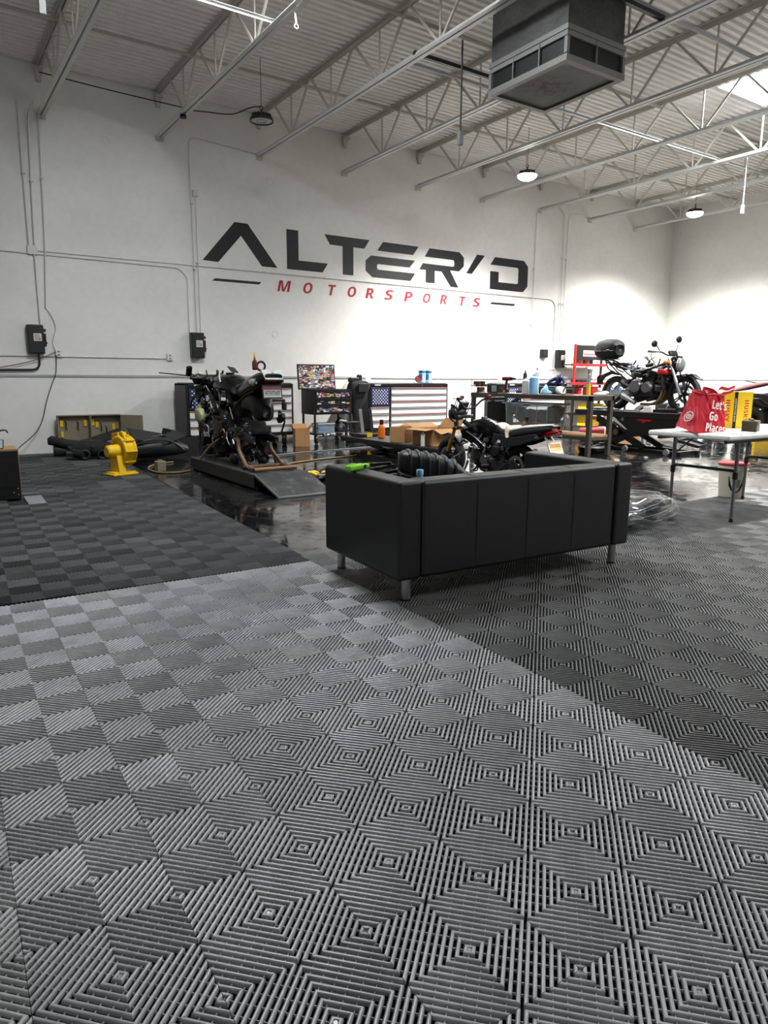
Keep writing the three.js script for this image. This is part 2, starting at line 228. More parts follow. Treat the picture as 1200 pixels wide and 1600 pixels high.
// ---------- roof joists ----------
const steelPaint = mat(0xc6c2b8, 0.5), steelPaintCool = mat(0xcccccb, 0.4, 0.15);
const ORD = ['first', 'second', 'third', 'fourth', 'fifth', 'sixth', 'seventh', 'eighth', 'ninth'];
const CH = 5.087, TC = 5.67;
const JX = ORD.map((_, i) => 2.06 + 1.774 * i);
JX.forEach((x, i) => {
  const t = thing('roof_joist', `open-web steel roof joist, ${ORD[i]} one along the lettered wall counting from its dim end`, 'joist', [x, 0, 0], 0, 'roof joists over the workshop');
  const z0 = WALL_Z + 0.02, z1 = ROOM.z1 - 0.02, L = z1 - z0, zm = (z0 + z1) / 2, w = 0.058, gp = 0.011;
  const chord = (y, dir) => [-1, 1].flatMap(s => [bx(0.006, w, L, s * (gp + 0.003), y + dir * w / 2, zm), bx(w, 0.006, L, s * (gp + w / 2), y, zm)]);
  part('bottom_chord', chord(CH + 0.003, 1), steelPaintCool, t); part('top_chord', chord(DECK - 0.006, -1).concat(chord(DECK - 0.006, -1).map(g => g.clone().scale(1, 1, 1))).slice(0, 4), steelPaint, t);
  const P = 1.296, yb = CH + 0.03, yt = DECK - 0.05, zn = -7.19;       // lower nodes every P metres
  for (let k = -4; k < 9; k++) {
    const z = zn + k * P; if (z < z0 + 0.8 || z > z1 - 0.2) continue;
    part('web_vertical', bar([0, yb, z], [0, yt, z], 0.022, 0.016), steelPaint, t);
    part('web_diagonal', bar([0, yb, z + 0.03], [0, yt, Math.min(z1, z + P / 2 - 0.03)], 0.024, 0.03), steelPaint, t);
    const zz = z - P / 2 + 0.03; part('web_diagonal', zz < z0 + 0.5 ? bar([0, yb, z - 0.03], [0, yt, z0 + 0.06], 0.03, 0.012) : bar([0, yb, z - 0.03], [0, yt, zz], 0.024, 0.03), steelPaint, t);
  }
  part('bearing_seat', [bx(0.12, 0.05, 0.1, 0, DECK - 0.09, z0 + 0.05), ext([[-0.05, 0], [0.05, 0], [0.03, -0.13], [-0.03, -0.13]], 0.05, 0, 0, DECK - 0.115, z0)], steelPaint, t);
  part('chord_clip', bx(0.13, 0.08, 0.01, 0, CH - 0.02, z0 + 0.0), steelPaint, t);
});
const bridge = (z, y, a, b, m, label) => single('bridging_bar', label, 'bar', [bx(b - a, 0.035, 0.004, (a + b) / 2, y, z), bx(b - a, 0.004, 0.035, (a + b) / 2, y + 0.016, z + 0.016)], m, [0, 0, 0], 0, 'bridging bars across the roof joists');
bridge(-8.03, CH + 0.09, JX[1] - 1.4, JX[1] + 0.02, M.white, 'bright white bar ending on the second roof joist, above the dim wall lamp');
bridge(-8.0, CH + 0.09, JX[2], WALL_X, steelPaintCool, 'long pale bar crossing the joists just beyond the dark hanging ceiling unit');
bridge(-5.43, CH + 0.09, JX[3] - 1.2, WALL_X, steelPaintCool, 'pale bar crossing the joists on the near side of the dark hanging ceiling unit');
bridge(-10.6, DECK - 0.09, ROOM.x0, WALL_X, steelPaint, 'thin grey bar high under the deck close to the lettered wall');
bridge(-8.0, DECK - 0.09, ROOM.x0, WALL_X, steelPaint, 'thin grey bar high under the deck above the hanging ceiling unit');
// ---------- high-bay lamps ----------
const lensOff = mat(0xc9c8c2, 0.5), lensOn = mat(0xffffff, 0.5, 0, { emissive: LAMP_COLOR, emissiveIntensity: 14 });
function highBay(x, y, z, on, label) {
  const t = thing('high_bay_lamp', label, 'lamp', [x, y, z], 0, 'round high-bay lamps');
  part('housing', [lathe([[0, 0.10], [0.06, 0.10], [0.075, 0.085], [0.08, 0.06], [0.13, 0.05], [0.165, 0.03], [0.175, 0.0], [0.175, -0.015], [0.165, -0.02], [0.155, -0.01], [0.155, 0.0]], 36), ...Array.from({ length: 18 }, (_, k) => rot(bx(0.06, 0.03, 0.006, 0.115, 0.065, 0), 0, k * Math.PI / 9, 0))], M.black, t);
  part('lens', lathe(on ? [[0, -0.085], [0.07, -0.08], [0.13, -0.06], [0.168, -0.03], [0.18, -0.005], [0.178, 0.008]] : [[0, -0.014], [0.10, -0.012], [0.154, -0.004]], 36), on ? lensOn : lensOff, t);  // lit lens swollen past the housing rim, glare put into its shape
  if (!on) part('reflector', to(0.07, 0.012, 0, -0.014, 0, 'y'), M.lightGrey, t);
  part('hook', [rod([0, 0.10, 0], [0, 0.15, 0], 0.012), to(0.025, 0.006, 0, 0.17, 0, 'z')], M.black, t);
  part('hanger', rod([0, 0.19, 0], [0, DECK - y, 0], 0.004), M.darkSteel, t);
  if (on) { const l = new THREE.SpotLight(LAMP_COLOR, LAMP_L, 0, 1.25, 1.0, 2); l.position.set(0, -0.11, 0); l.target.position.set(0, -5, 0); l.castShadow = true; l.shadow.radius = 5; t.add(l, l.target); }
  return t;
}
const LAMPS = [[4.72, 4.94, -10.3, false, 'unlit round black high-bay lamp close to the dim end of the lettered wall'], [10.0, 4.94, -10.1, true, 'glowing round lamp hanging above the last letter of the painted sign'], [15.3, 4.94, -10.05, true, 'glowing round lamp hanging near the far corner of the room'],
  [10.0, 4.94, -3.1, true, 'round lamp over the middle of the hall, out of the picture']];
for (const a of LAMPS) highBay(...a);
single('lamp_cable', 'black cable sagging from a joist box to the unlit round lamp', 'cable', [tube([[2.0, 5.5, -11.9], [2.9, 5.36, -11.6], [3.83, 5.2, -11.2]], 0.008), tube([[3.83, 5.17, -11.2], [4.1, 5.12, -10.95], [4.4, 5.05, -10.6], [4.6, 5.12, -10.4], [4.72, 5.13, -10.3]], 0.008)], M.black);
single('junction_box', 'dark octagonal box on the second roof joist with a cable on each side', 'junction box', cy(0.05, 0.05, 0.04, 3.83, CH - 0.03, -11.15, 8), M.darkSteel);

// ---------- ceiling unit ----------
{ const x0 = 7.35 * 0.81, x1 = 8.5 * 0.81, z1 = -6.81 * 0.81, z0 = -8.28 * 0.81, yb = 5.485 * 0.81, W = x1 - x0, D = z1 - z0;
  const t = thing('ceiling_unit', 'big dark metal air handling box hanging from the roof with slotted sides', 'air unit', [(x0 + x1) / 2, yb, (z0 + z1) / 2]);
  const dusty = dataTex(256, (x, y) => { const n = fbm(x, y, 71, 4, 4), s = fbm(x, y, 72, 3, 30); const v = 0.27 + 0.12 * (n - 0.5) + 0.08 * (s - 0.5); return [v, v, v * 0.98]; }, true);
  const body = mat(0xffffff, 0.5, 0.2, { map: dusty }), rim = mat(0x7d7c79, 0.5, 0.3), h = 0.31;
  const shell = [bx(W - 0.04, 0.60, D - 0.04, 0, h + 0.30, 0, 0.008), bx(0.62, 0.8, 0.8, 0, h + 0.9, 0)];
  part('housing', shell, body, t); part('duct', bx(0.5, 0.6, 0.7, 0, 1.1, 0), body, t);
  const frame = (y, k = 0) => [bx(W - k, 0.05, 0.03, 0, y, D / 2 - 0.015 - k / 2), bx(W - k, 0.05, 0.03, 0, y, -D / 2 + 0.015 + k / 2), bx(0.03, 0.05, D - 0.061 - k, W / 2 - 0.015 - k / 2, y, 0), bx(0.03, 0.05, D - 0.061 - k, -W / 2 + 0.015 + k / 2, y, 0)];
  part('upper_rim', frame(h).concat(frame(h - 0.051, 0.02)), rim, t); part('lower_rim', frame(0.03).concat([bx(0.07, 0.012, D - 0.142, W / 2 - 0.035, -0.0015, 0), bx(0.07, 0.012, D - 0.142, -W / 2 + 0.035, -0.0015, 0), bx(W, 0.012, 0.07, 0, -0.0015, D / 2 - 0.035), bx(W, 0.012, 0.07, 0, -0.0015, -D / 2 + 0.035)]), rim, t);
  for (const [sx, sz] of [[-1, -1], [-1, 1], [1, -1], [1, 1]]) part('corner_post', bx(0.04, h - 0.155, 0.04, sx * (W / 2 - 0.022), h / 2 - 0.011, sz * (D / 2 - 0.022)), rim, t);
  const post = []; for (const k of [-1, 1]) { post.push(bx(0.02, h - 0.06, 0.014, -W / 2 + 0.012, h / 2, k * D / 6), bx(0.02, h - 0.06, 0.014, W / 2 - 0.012, h / 2, k * D / 6)); } post.push(bx(0.014, h - 0.06, 0.02, 0, h / 2, D / 2 - 0.012), bx(0.014, h - 0.06, 0.02, 0, h / 2, -D / 2 + 0.012));
  part('slot_divider', post, rim, t); part('filter_panel', bx(W - 0.07, h - 0.04, D - 0.07, 0, h / 2, 0), M.black, t);
  const dirt = dataTex(256, (x, y) => { const r = Math.hypot(x - 0.45, y - 0.5), n = fbm(x, y, 73, 4, 24); const v = 0.46 - 0.30 * Math.max(0, 1 - r * 2.4) * (n > 0.5 ? 1 : 0.45) + 0.05 * (n - 0.5); return [v, v, v * 0.95]; }, true);
  part('bottom_panel', planar(norm(bx(W - 0.1, 0.01, D - 0.1, 0.525, 0.022, 0.6)), 1.05, 0, 2).translate(-0.525, 0, -0.6), mat(0xffffff, 0.7, 0, { map: dirt }), t);
  for (const z of [-D / 2 - 0.97, D / 2 + 0.08]) part('hanger_rail', bx(1.79, 0.045, 0.05, 0.06, CH + 0.06 - yb, z), M.gunmetal, t);
}
// ---------- hanging power drops ----------
const drop = (x, z, yb, cordMat, boxMat, label, top = CH + 0.06) => { const t = thing('power_drop', label, 'outlet', [x, yb, z]); part('cord', rod([0, 0.16, 0], [0, top - yb, 0], 0.011), cordMat, t); part('outlet_box', bx(0.062, 0.16, 0.05, 0, 0.08, 0, 0.008), boxMat, t); return t; };
drop(5.86, -7.08, 3.99, M.darkSteel, M.grey, 'grey outlet box at the foot of a dark pole hanging beside the ceiling unit');
drop(12.82, -7.48, 4.15, M.white, M.lightGrey, 'pale outlet box on a white cord hanging near the far corner');
drop(1.4, -7.9, 4.56, M.white, M.lightGrey, 'grey outlet box on a white cord at the dim upper end of the room', DECK + 0.03);

// ---------- painted sign on the wall ----------
{ const ink = mat(0x151517, 0.5, 0, { bumpMap: grain, bumpScale: 0.001 }), redInk = mat(0xa81426, 0.55), z = WALL_Z, B = 3.215, T = 3.925;
  const Y = v => B + (v - 3.21) * (T - B) / (3.925 - 3.21);
  const L = (n, outlines, m = ink) => part('painted_letter', outlines.map(o => ext(o.map(([x, y]) => [x, Y(y)]), 0.004, 0, 0, 0, z)), m, wallBack, n);
  L('black letter A', [[[4.485, 3.22], [5.10, 3.925], [5.35, 3.925], [5.92, 3.21], [5.61, 3.21], [5.215, 3.705], [4.77, 3.21]]]);
  L('black letter L', [[[6.12, 3.925], [6.365, 3.925], [6.365, 3.385], [7.0, 3.385], [6.88, 3.21], [6.12, 3.21]]]);
  L('black letter T', [[[6.93, 3.925], [7.96, 3.925], [7.84, 3.75], [7.58, 3.75], [7.58, 3.21], [7.335, 3.21], [7.335, 3.745], [7.05, 3.745]]]);
  L('black letter E', [[[8.29, 3.925], [9.19, 3.925], [9.05, 3.745], [8.15, 3.745]], [[8.0, 3.635], [9.10, 3.635], [8.96, 3.485], [8.17, 3.485], [8.145, 3.46], [8.145, 3.40], [8.17, 3.375], [9.11, 3.375], [8.99, 3.215], [8.03, 3.215], [7.87, 3.33], [7.87, 3.53]]]);
  L('black letter R', [[[9.48, 3.925], [10.31, 3.925], [10.44, 3.82], [10.44, 3.64], [10.31, 3.52], [10.06, 3.52], [10.06, 3.515], [10.30, 3.175], [10.08, 3.175], [9.82, 3.475], [9.635, 3.475], [9.635, 3.215], [9.39, 3.215], [9.39, 3.475], [9.22, 3.475], [9.31, 3.605], [10.14, 3.605], [10.17, 3.63], [10.17, 3.72], [10.14, 3.745], [9.36, 3.745]]]);
  L('black apostrophe', [[[10.82, 3.925], [11.05, 3.925], [10.68, 3.5], [10.52, 3.5]]]);
  L('black letter D', [[[11.36, 3.925], [12.28, 3.925], [12.42, 3.80], [12.42, 3.35], [12.28, 3.215], [11.23, 3.215], [11.23, 3.61], [11.49, 3.61], [11.49, 3.385], [12.08, 3.385], [12.11, 3.41], [12.11, 3.72], [12.08, 3.75], [11.23, 3.75]]]);
  const dash = (a, b) => part('painted_bar', ext([[a + 0.06, 2.935], [b, 2.935], [b - 0.05, 2.89], [a, 2.89]], 0.004, 0, 0, 0, z), ink, wallBack); dash(4.64, 5.59); dash(11.25, 12.05);
  [...'MOTORSPORTS'].forEach((c, i) => { const g = text(c, 0.2, 0.004), b = g.boundingBox, w = b.max.x - b.min.x; g.translate(-(b.min.x + b.max.x) / 2, 0, 0); g.scale((c === 'M' ? 0.24 : c === 'T' ? 0.165 : 0.19) / w, 0.2 / (b.max.y - b.min.y), 1); g.translate(0, c === 'M' || c === 'T' || c === 'R' || c === 'P' ? 0 : 0.003, 0); g.applyMatrix4(new THREE.Matrix4().makeShear(0, 0, 0.24, 0, 0, 0)); g.translate([6.03, 6.53, 7.05, 7.52, 7.96, 8.42, 8.92, 9.40, 9.88, 10.39, 10.82][i], 2.80, z); part('painted_letter', g, redInk, wallBack, 'small red letter ' + c); });
}
// ---------- wall trim, conduits and electrical boxes ----------
const trimMat = mat(0xa9a9a7, 0.5);
struct('trim_1', bx(WALL_X - ROOM.x0, 0.035, 0.018, (WALL_X + ROOM.x0) / 2, 1.215, WALL_Z + 0.009), trimMat);
struct('trim_2', bx(0.018, 0.035, ROOM.z1 - WALL_Z, WALL_X - 0.009, 1.215, (ROOM.z1 + WALL_Z) / 2), trimMat);
const conduitMat = mat(0xd6d4ce, 0.5), zc = WALL_Z + 0.014;
const clip = (x, y, v) => bx(v ? 0.05 : 0.014, v ? 0.014 : 0.05, v ? 0.068 : 0.016, x, y, zc + (v ? 0.02 : -0.006));
function conduit(pts, label, r = 0.011) {
  const vertical = Math.abs(pts[0][0] - pts[pts.length - 1][0]) < 0.5, dz = vertical ? 0.026 : 0;
  const g = [pipe(pts.map(([x, y]) => [x, y, zc + dz]), r, 0.16, 8)];
  for (let i = 0; i + 1 < pts.length; i++) { const [a, b] = pts[i], [c, d] = pts[i + 1], L = Math.hypot(c - a, d - b), n = Math.floor(L / 1.4); for (let k = 1; k <= n; k++) { const f = k / (n + 1); g.push(clip(a + (c - a) * f, b + (d - b) * f, Math.abs(d - b) > Math.abs(c - a))); } }
  return single('conduit', label, 'conduit', g, conduitMat, [0, 0, 0], 0, 'painted conduits on the lettered wall');
}
conduit([[1.74, 5.25], [1.735, 3.17]], 'pale upright conduit ending on top of the square box, outermost of three');
conduit([[1.96, 5.25], [1.87, 5.05], [1.81, 3.17]], 'pale upright conduit ending on top of the square box, nearer the logo');
conduit([[2.02, 5.15], [1.96, 3.2], [1.90, 2.27]], 'pale upright conduit passing beside the square box down to a loop');
conduit([[1.80, 3.06], [1.80, 2.0]], 'short upright conduit from the square box down to the black switch box');
conduit([[0.2, 3.09], [1.72, 3.065]], 'level conduit leaving the square box towards the dim end');
conduit([[1.84, 3.115], [13.27, 3.115], [13.40, 2.98], [13.40, 1.95]], 'long level conduit crossing beneath the big black letters');
conduit([[1.84, 3.065], [4.06, 3.05], [4.19, 2.9], [4.19, 1.98]], 'conduit bending down to the black switch box left of the logo');
conduit([[5.55, 5.12], [4.32, 5.20], [4.32, 1.98]], 'tall conduit with a rounded upper bend left of the logo');
conduit([[4.39, 4.33], [4.38, 1.98]], 'tall conduit below the small square cover plate');
conduit([[12.60, 5.05], [12.57, 1.2]], 'thin upright conduit just past the last black letter');
conduit([[13.2, 5.3], [13.53, 5.15], [13.555, 1.98]], 'upright conduit above the far black switch box, nearer the logo');
conduit([[14.1, 5.2], [13.68, 5.12], [13.655, 1.98]], 'upright conduit above the far black switch box, nearer the corner');
conduit([[0.3, 1.52], [1.97, 1.52]], 'low conduit running to the outlet below the left switch box');
conduit([[2.08, 1.52], [3.75, 1.52]], 'low conduit between the two wall outlets');
const plate = (x, y, w, h, label) => single('cover_plate', label, 'plate', [bx(w, h, 0.05, x, y, WALL_Z + 0.025, 0.006), sp(0.006, x - w * 0.35, y + h * 0.35, WALL_Z + 0.051), sp(0.006, x + w * 0.35, y - h * 0.35, WALL_Z + 0.051)], conduitMat);
plate(1.775, 3.115, 0.14, 0.13, 'square pale junction box where conduits meet at the dim end'); plate(4.395, 4.30, 0.09, 0.1, 'small square pale cover plate on the tall conduit');
function outlet(x, y, label) { const t = thing('wall_outlet', label, 'outlet', [x, y, WALL_Z]); part('box', bx(0.1, 0.12, 0.045, 0, 0, 0.022, 0.006), conduitMat, t); part('face', bx(0.07, 0.10, 0.006, 0, 0, 0.047, 0.002), M.paper, t); part('socket', [bx(0.03, 0.025, 0.004, 0, 0.025, 0.051), bx(0.03, 0.025, 0.004, 0, -0.025, 0.051)], M.grey, t); return t; }
outlet(2.03, 1.57, 'pale wall outlet with cords plugged in below the left switch box'); outlet(3.81, 1.545, 'pale wall outlet at the end of the low conduit, nothing plugged in');
function switchBox(x, y, label) {
  const t = thing('switch_box', label, 'switch box', [x, y, WALL_Z], 0, 'black electrical switch boxes'), w = 0.23, h = 0.44;
  part('case', [bx(w, h, 0.13, 0, 0, 0.065, 0.012), bx(w * 0.94, h * 0.95, 0.012, 0, 0, 0.134, 0.005)], M.black, t);
  const label_ = canvasTex(96, 96, (c, W, H) => { c.fillStyle = '#d8d6cf'; c.fillRect(0, 0, W, H); c.fillStyle = '#555'; for (let i = 0; i < 6; i++) c.fillRect(10, 12 + i * 13, 50 + (i * 37) % 26, 5); c.fillStyle = '#b33'; c.fillRect(60, 60, 24, 18); });
  part('warning_label', decal(0.115, 0.115, 0.02, 0.03, 0.142), mat(0xffffff, 0.7, 0, { map: label_ }), t);
  part('lever', [bx(0.03, 0.2, 0.04, w / 2 + 0.018, -0.01, 0.09, 0.008), rod([w / 2, 0.0, 0.07], [w / 2 + 0.04, -0.06, 0.11], 0.01)], M.black, t); part('lever_grip', bx(0.032, 0.045, 0.045, w / 2 + 0.02, 0.14, 0.09, 0.008), M.redDark, t); part('latch', sp(0.008, -0.01, 0.13, 0.143), M.steel, t);
  return t;
}
switchBox(1.71, 1.775, 'black switch box at the dim end of the wall with a cable below'); switchBox(4.295, 1.755, 'black switch box left of the logo above the dismantled motorcycle'); switchBox(13.60, 1.70, 'black switch box behind the red shelf unit');
{ const t = thing('wall_charger', 'black charger mounted on the white wall beside the red shelves', 'charger', [13.05, 1.82, WALL_Z]); part('case', bx(0.22, 0.2, 0.08, 0, 0, 0.04, 0.015), M.black, t); part('face', bx(0.15, 0.12, 0.01, 0, 0.01, 0.083, 0.004), M.gunmetal, t); part('cord', tube([[0.02, -0.1, 0.04], [0.06, -0.3, 0.03], [0.16, -0.36, 0.03], [0.4, -0.36, 0.03]], 0.007), M.white, t); }
single('loop_cord', 'white cord looping from a conduit to the outlet at the dim end', 'cord', tube([[1.90, 2.27, zc], [1.97, 2.15, zc + 0.01], [2.02, 1.98, zc + 0.02], [1.98, 1.82, zc + 0.01], [1.96, 1.72, zc], [1.99, 1.62, zc + 0.02]], 0.008), conduitMat);
single('electric_cable', 'thin black cord hanging from the wall outlet down to the floor', 'cord', tube([[1.99, 1.54, zc + 0.04], [1.98, 1.35, zc], [1.96, 1.24, zc + 0.02], [1.90, 1.09, zc], [1.80, 0.83, zc + 0.02], [1.70, 0.5, zc + 0.03], [1.58, 0.32, zc + 0.1], [1.3, 0.10, zc + 0.25]], 0.007), M.black);
single('red_wire', 'thin red cord stretched from the wall outlet towards the dim end', 'cord', tube([[1.99, 1.59, zc + 0.05], [1.72, 1.47, zc + 0.04], [1.2, 1.34, zc + 0.04], [0.5, 1.24, zc + 0.03]], 0.006), M.redDark);
single('flexible_conduit', 'thick black flexible cable bending out from under the switch box', 'cable', pipe([[1.74, 1.56, zc + 0.03], [1.74, 1.31, zc + 0.03], [0.4, 1.29, zc + 0.03]], 0.016, 0.14), M.black);

single('white_hook', 'bright white hook hanging from the second roof joist near the top of the picture', 'hook', [tube([[3.83, CH, -7.45], [3.84, CH - 0.06, -7.45], [3.85, CH - 0.14, -7.45]], 0.012), to(0.022, 0.007, 3.85, CH - 0.17, -7.45, 'z', 18), bx(0.07, 0.03, 0.05, 3.83, CH + 0.0, -7.45, 0.006)], M.white);
// ---------- sofa ----------
{ const t = thing('sofa', 'black leather sofa with square arms and short metal legs seen from behind', 'sofa', [2.0505, 0, -2.9033], -0.04993);
  const lea = mat(0x060607, 0.42, 0, { bumpMap: leatherBump, bumpScale: 0.0006 }), L = 1.80, D = 0.88, h0 = 0.13, h1 = 0.668, A = 0.147, r = 0.022;
  const soft = (w, h, d, x, y, z, rr_ = r) => bx(w, h, d, x, y, z, rr_);
  const armL = part('arm', soft(A, h1 - h0, D, A / 2, (h0 + h1) / 2, -D / 2), lea, t), armR = part('arm', soft(A, h1 - h0, D, L - A / 2, (h0 + h1) / 2, -D / 2), lea, t);
  part('seam', [tube([[0.012, h0 + 0.04, -0.012], [0.012, h1 - 0.02, -0.012]], 0.003), tube([[A, h0 + 0.02, 0.002], [A, h1 - 0.01, 0.002]], 0.003)], lea, armL); part('seam', tube([[L - A, h0 + 0.02, 0.002], [L - A, h1 - 0.01, 0.002]], 0.003), lea, armR);
  const bw = L - 2 * A; const back = new THREE.Group(); back.name = 'backrest'; t.add(back); const W4 = bw / 4;
  part('back_panel', soft(bw - 0.004, h1 - h0 - 0.004, 0.16, L / 2, (h0 + h1) / 2 - 0.002, -0.086, 0.024), lea, back);
  for (let k = 1; k < 4; k++) part('stitching', [tube([[A + W4 * k, h0 + 0.02, -0.006], [A + W4 * k, h1 - 0.04, -0.006], [A + W4 * k, h1 - 0.012, -0.014], [A + W4 * k, h1 - 0.004, -0.035], [A + W4 * k, h1 - 0.004, -0.14]], 0.0016)], lea, back);
  part('base', bx(bw, 0.12, D - 0.2, L / 2, h0 + 0.06, -D / 2 - 0.05, 0.01), lea, t);
  for (const k of [0, 1]) part('seat_cushion', soft(bw / 2 - 0.006, 0.17, D - 0.19, A + bw * (0.25 + 0.5 * k), 0.335, -0.19 - (D - 0.2) / 2, 0.04), lea, t);
  for (const [x, z] of [[0.095, -0.075], [L - 0.085, -0.06], [0.095, -D + 0.045], [L - 0.085, -D + 0.06]]) { const g = part('leg', cy(0.026, 0.026, h0, x, h0 / 2, z, 24), M.steel, t); part('foot_pad', cy(0.028, 0.028, 0.008, x, 0.004, z, 20), M.black, g); }
}
// ---------- motorcycles: x forward, y up, z to the rider's right ----------
function wheel(parent, name, x, y, R, w, spokes, rimMat, z = 0, disc = true) {
  const g = new THREE.Group(); g.name = name; parent.add(g); g.position.set(x, y, z);
  const pr = []; for (let i = 0; i <= 14; i++) { const a = -2.3 + 4.6 * i / 14; pr.push([R - w * 0.42 + Math.cos(a) * w * 0.42, Math.sin(a) * w * 0.5]); }
  part('tire', lathe(pr, 40).rotateX(Math.PI / 2), M.rubber, g);
  const rr0 = R - w * 0.68; const rim = [lathe([[rr0, -w * 0.36], [rr0 + 0.012, -w * 0.40], [rr0 - 0.012, -w * 0.1], [rr0 - 0.012, w * 0.1], [rr0 + 0.012, w * 0.40], [rr0, w * 0.36]], 40).rotateX(Math.PI / 2), cy(0.035, 0.035, w * 0.9, 0, 0, 0, 16, 'z')];
  for (let k = 0; k < spokes; k++) { const a = k / spokes * Math.PI * 2; for (const d of [-0.1, 0.1]) rim.push(bar([Math.cos(a + d * 2) * 0.03, Math.sin(a + d * 2) * 0.03, 0], [Math.cos(a + d) * rr0, Math.sin(a + d) * rr0, 0], 0.016, 0.02)); }
  part('rim', rim, rimMat, g);
  if (disc) { const s = new THREE.Shape(); s.absarc(0, 0, R * 0.5, 0, Math.PI * 2); const h = new THREE.Path(); h.absarc(0, 0, R * 0.36, 0, Math.PI * 2); s.holes.push(h); const d = new THREE.ExtrudeGeometry(s, { depth: 0.005, bevelEnabled: false, curveSegments: 24 }); part('brake_disc', [d.translate(0, 0, -w * 0.5 - 0.01)], M.steel, g); }
  return g;
}
function cylinderBlock(x, y, z, w, h, d, lean, fins = 6) { const g = []; for (let k = 0; k < fins; k++) g.push(bx(w, h / fins * 0.5, d, 0, -h / 2 + h * (k + 0.5) / fins, 0, 0.006)); g.push(bx(w * 0.8, h, d * 0.8, 0, 0, 0, 0.01)); return g.map(q => rot(q, 0, 0, lean, [x, y, z])); }
function crankcase(x, y, w, h, d) { return [bx(w, h, d, x, y, 0, 0.04), cy(h * 0.42, h * 0.36, 0.05, x - w * 0.16, y, d / 2 + 0.02, 24, 'z'), cy(h * 0.42, h * 0.36, -0.05, x - w * 0.16, y, -d / 2 - 0.02, 24, 'z'), cy(h * 0.34, h * 0.3, 0.05, x + w * 0.25, y + h * 0.05, d / 2 + 0.02, 24, 'z'), cy(h * 0.30, h * 0.26, -0.06, x + w * 0.25, y + h * 0.05, -d / 2 - 0.02, 24, 'z'), bx(w * 0.7, h * 0.3, d * 0.6, x, y - h * 0.55, 0, 0.03)]; }
function handlebar(parent, x, y, rise, half, back, m) {
  part('handlebar', pipe([[x - back, y + rise, -half], [x - 0.02, y + rise * 0.9, -0.2], [x, y, -0.07], [x, y, 0.07], [x - 0.02, y + rise * 0.9, 0.2], [x - back, y + rise, half]], 0.012, 0.05), m, parent);
  for (const s of [-1, 1]) { part('grip', rod([x - back * 0.62, y + rise * 0.98, s * (half - 0.12)], [x - back, y + rise, s * (half + 0.005)], 0.019), M.black, parent); part('lever', tube([[x - back * 0.3, y + rise + 0.01, s * (half - 0.17)], [x - back * 0.3 + 0.04, y + rise + 0.0, s * (half - 0.1)], [x - back * 0.9 + 0.03, y + rise, s * (half + 0.01)]], 0.006), M.alu, parent); }
}
const clutter = (n, x0, x1, y0, y1, z0, z1, r0, r1) => { const o = []; for (let k = 0; k < n; k++) { const p = [rr(x0, x1), rr(y0, y1), rr(z0, z1)], q = [p[0] + rr(-0.14, 0.14), p[1] + rr(-0.16, 0.12), p[2] + rr(-0.04, 0.04)]; o.push(tube([p, [(p[0] + q[0]) / 2 + rr(-0.05, 0.05), (p[1] + q[1]) / 2 + rr(-0.06, 0.06), (p[2] + q[2]) / 2], q], rr(r0, r1), false, 6, 6)); } return o; };
const lumps = (n, x0, x1, y0, y1, z0, z1, s0, s1) => { const o = []; for (let k = 0; k < n; k++) o.push(rot(bx(rr(s0, s1), rr(s0, s1), rr(s0, s1), 0, 0, 0, 0.008), rr(0, 0.5), rr(0, 1.5), rr(-0.4, 0.4), [rr(x0, x1), rr(y0, y1), rr(z0, z1)])); return o; };
const amber = mat(0xe8801c, 0.3, 0, {}), lensClear = mat(0x9fa3a0, 0.12, 0.5), lensRed = mat(0xa00812, 0.2);
function plateTex(bg, top, ink) { return canvasTex(192, 96, (c, W, H) => { c.fillStyle = bg; c.fillRect(0, 0, W, H); c.fillStyle = top; c.fillRect(0, 0, W, 26); c.fillStyle = ink; for (let k = 0; k < 6; k++) { const x = 14 + k * 28; c.fillRect(x, 36, 6, 44); c.fillRect(x + 14, 36, 6, 44); c.fillRect(x, k % 2 ? 36 : 56, 20, 6); } c.strokeStyle = '#777'; c.lineWidth = 4; c.strokeRect(2, 2, W - 4, H - 4); }); }

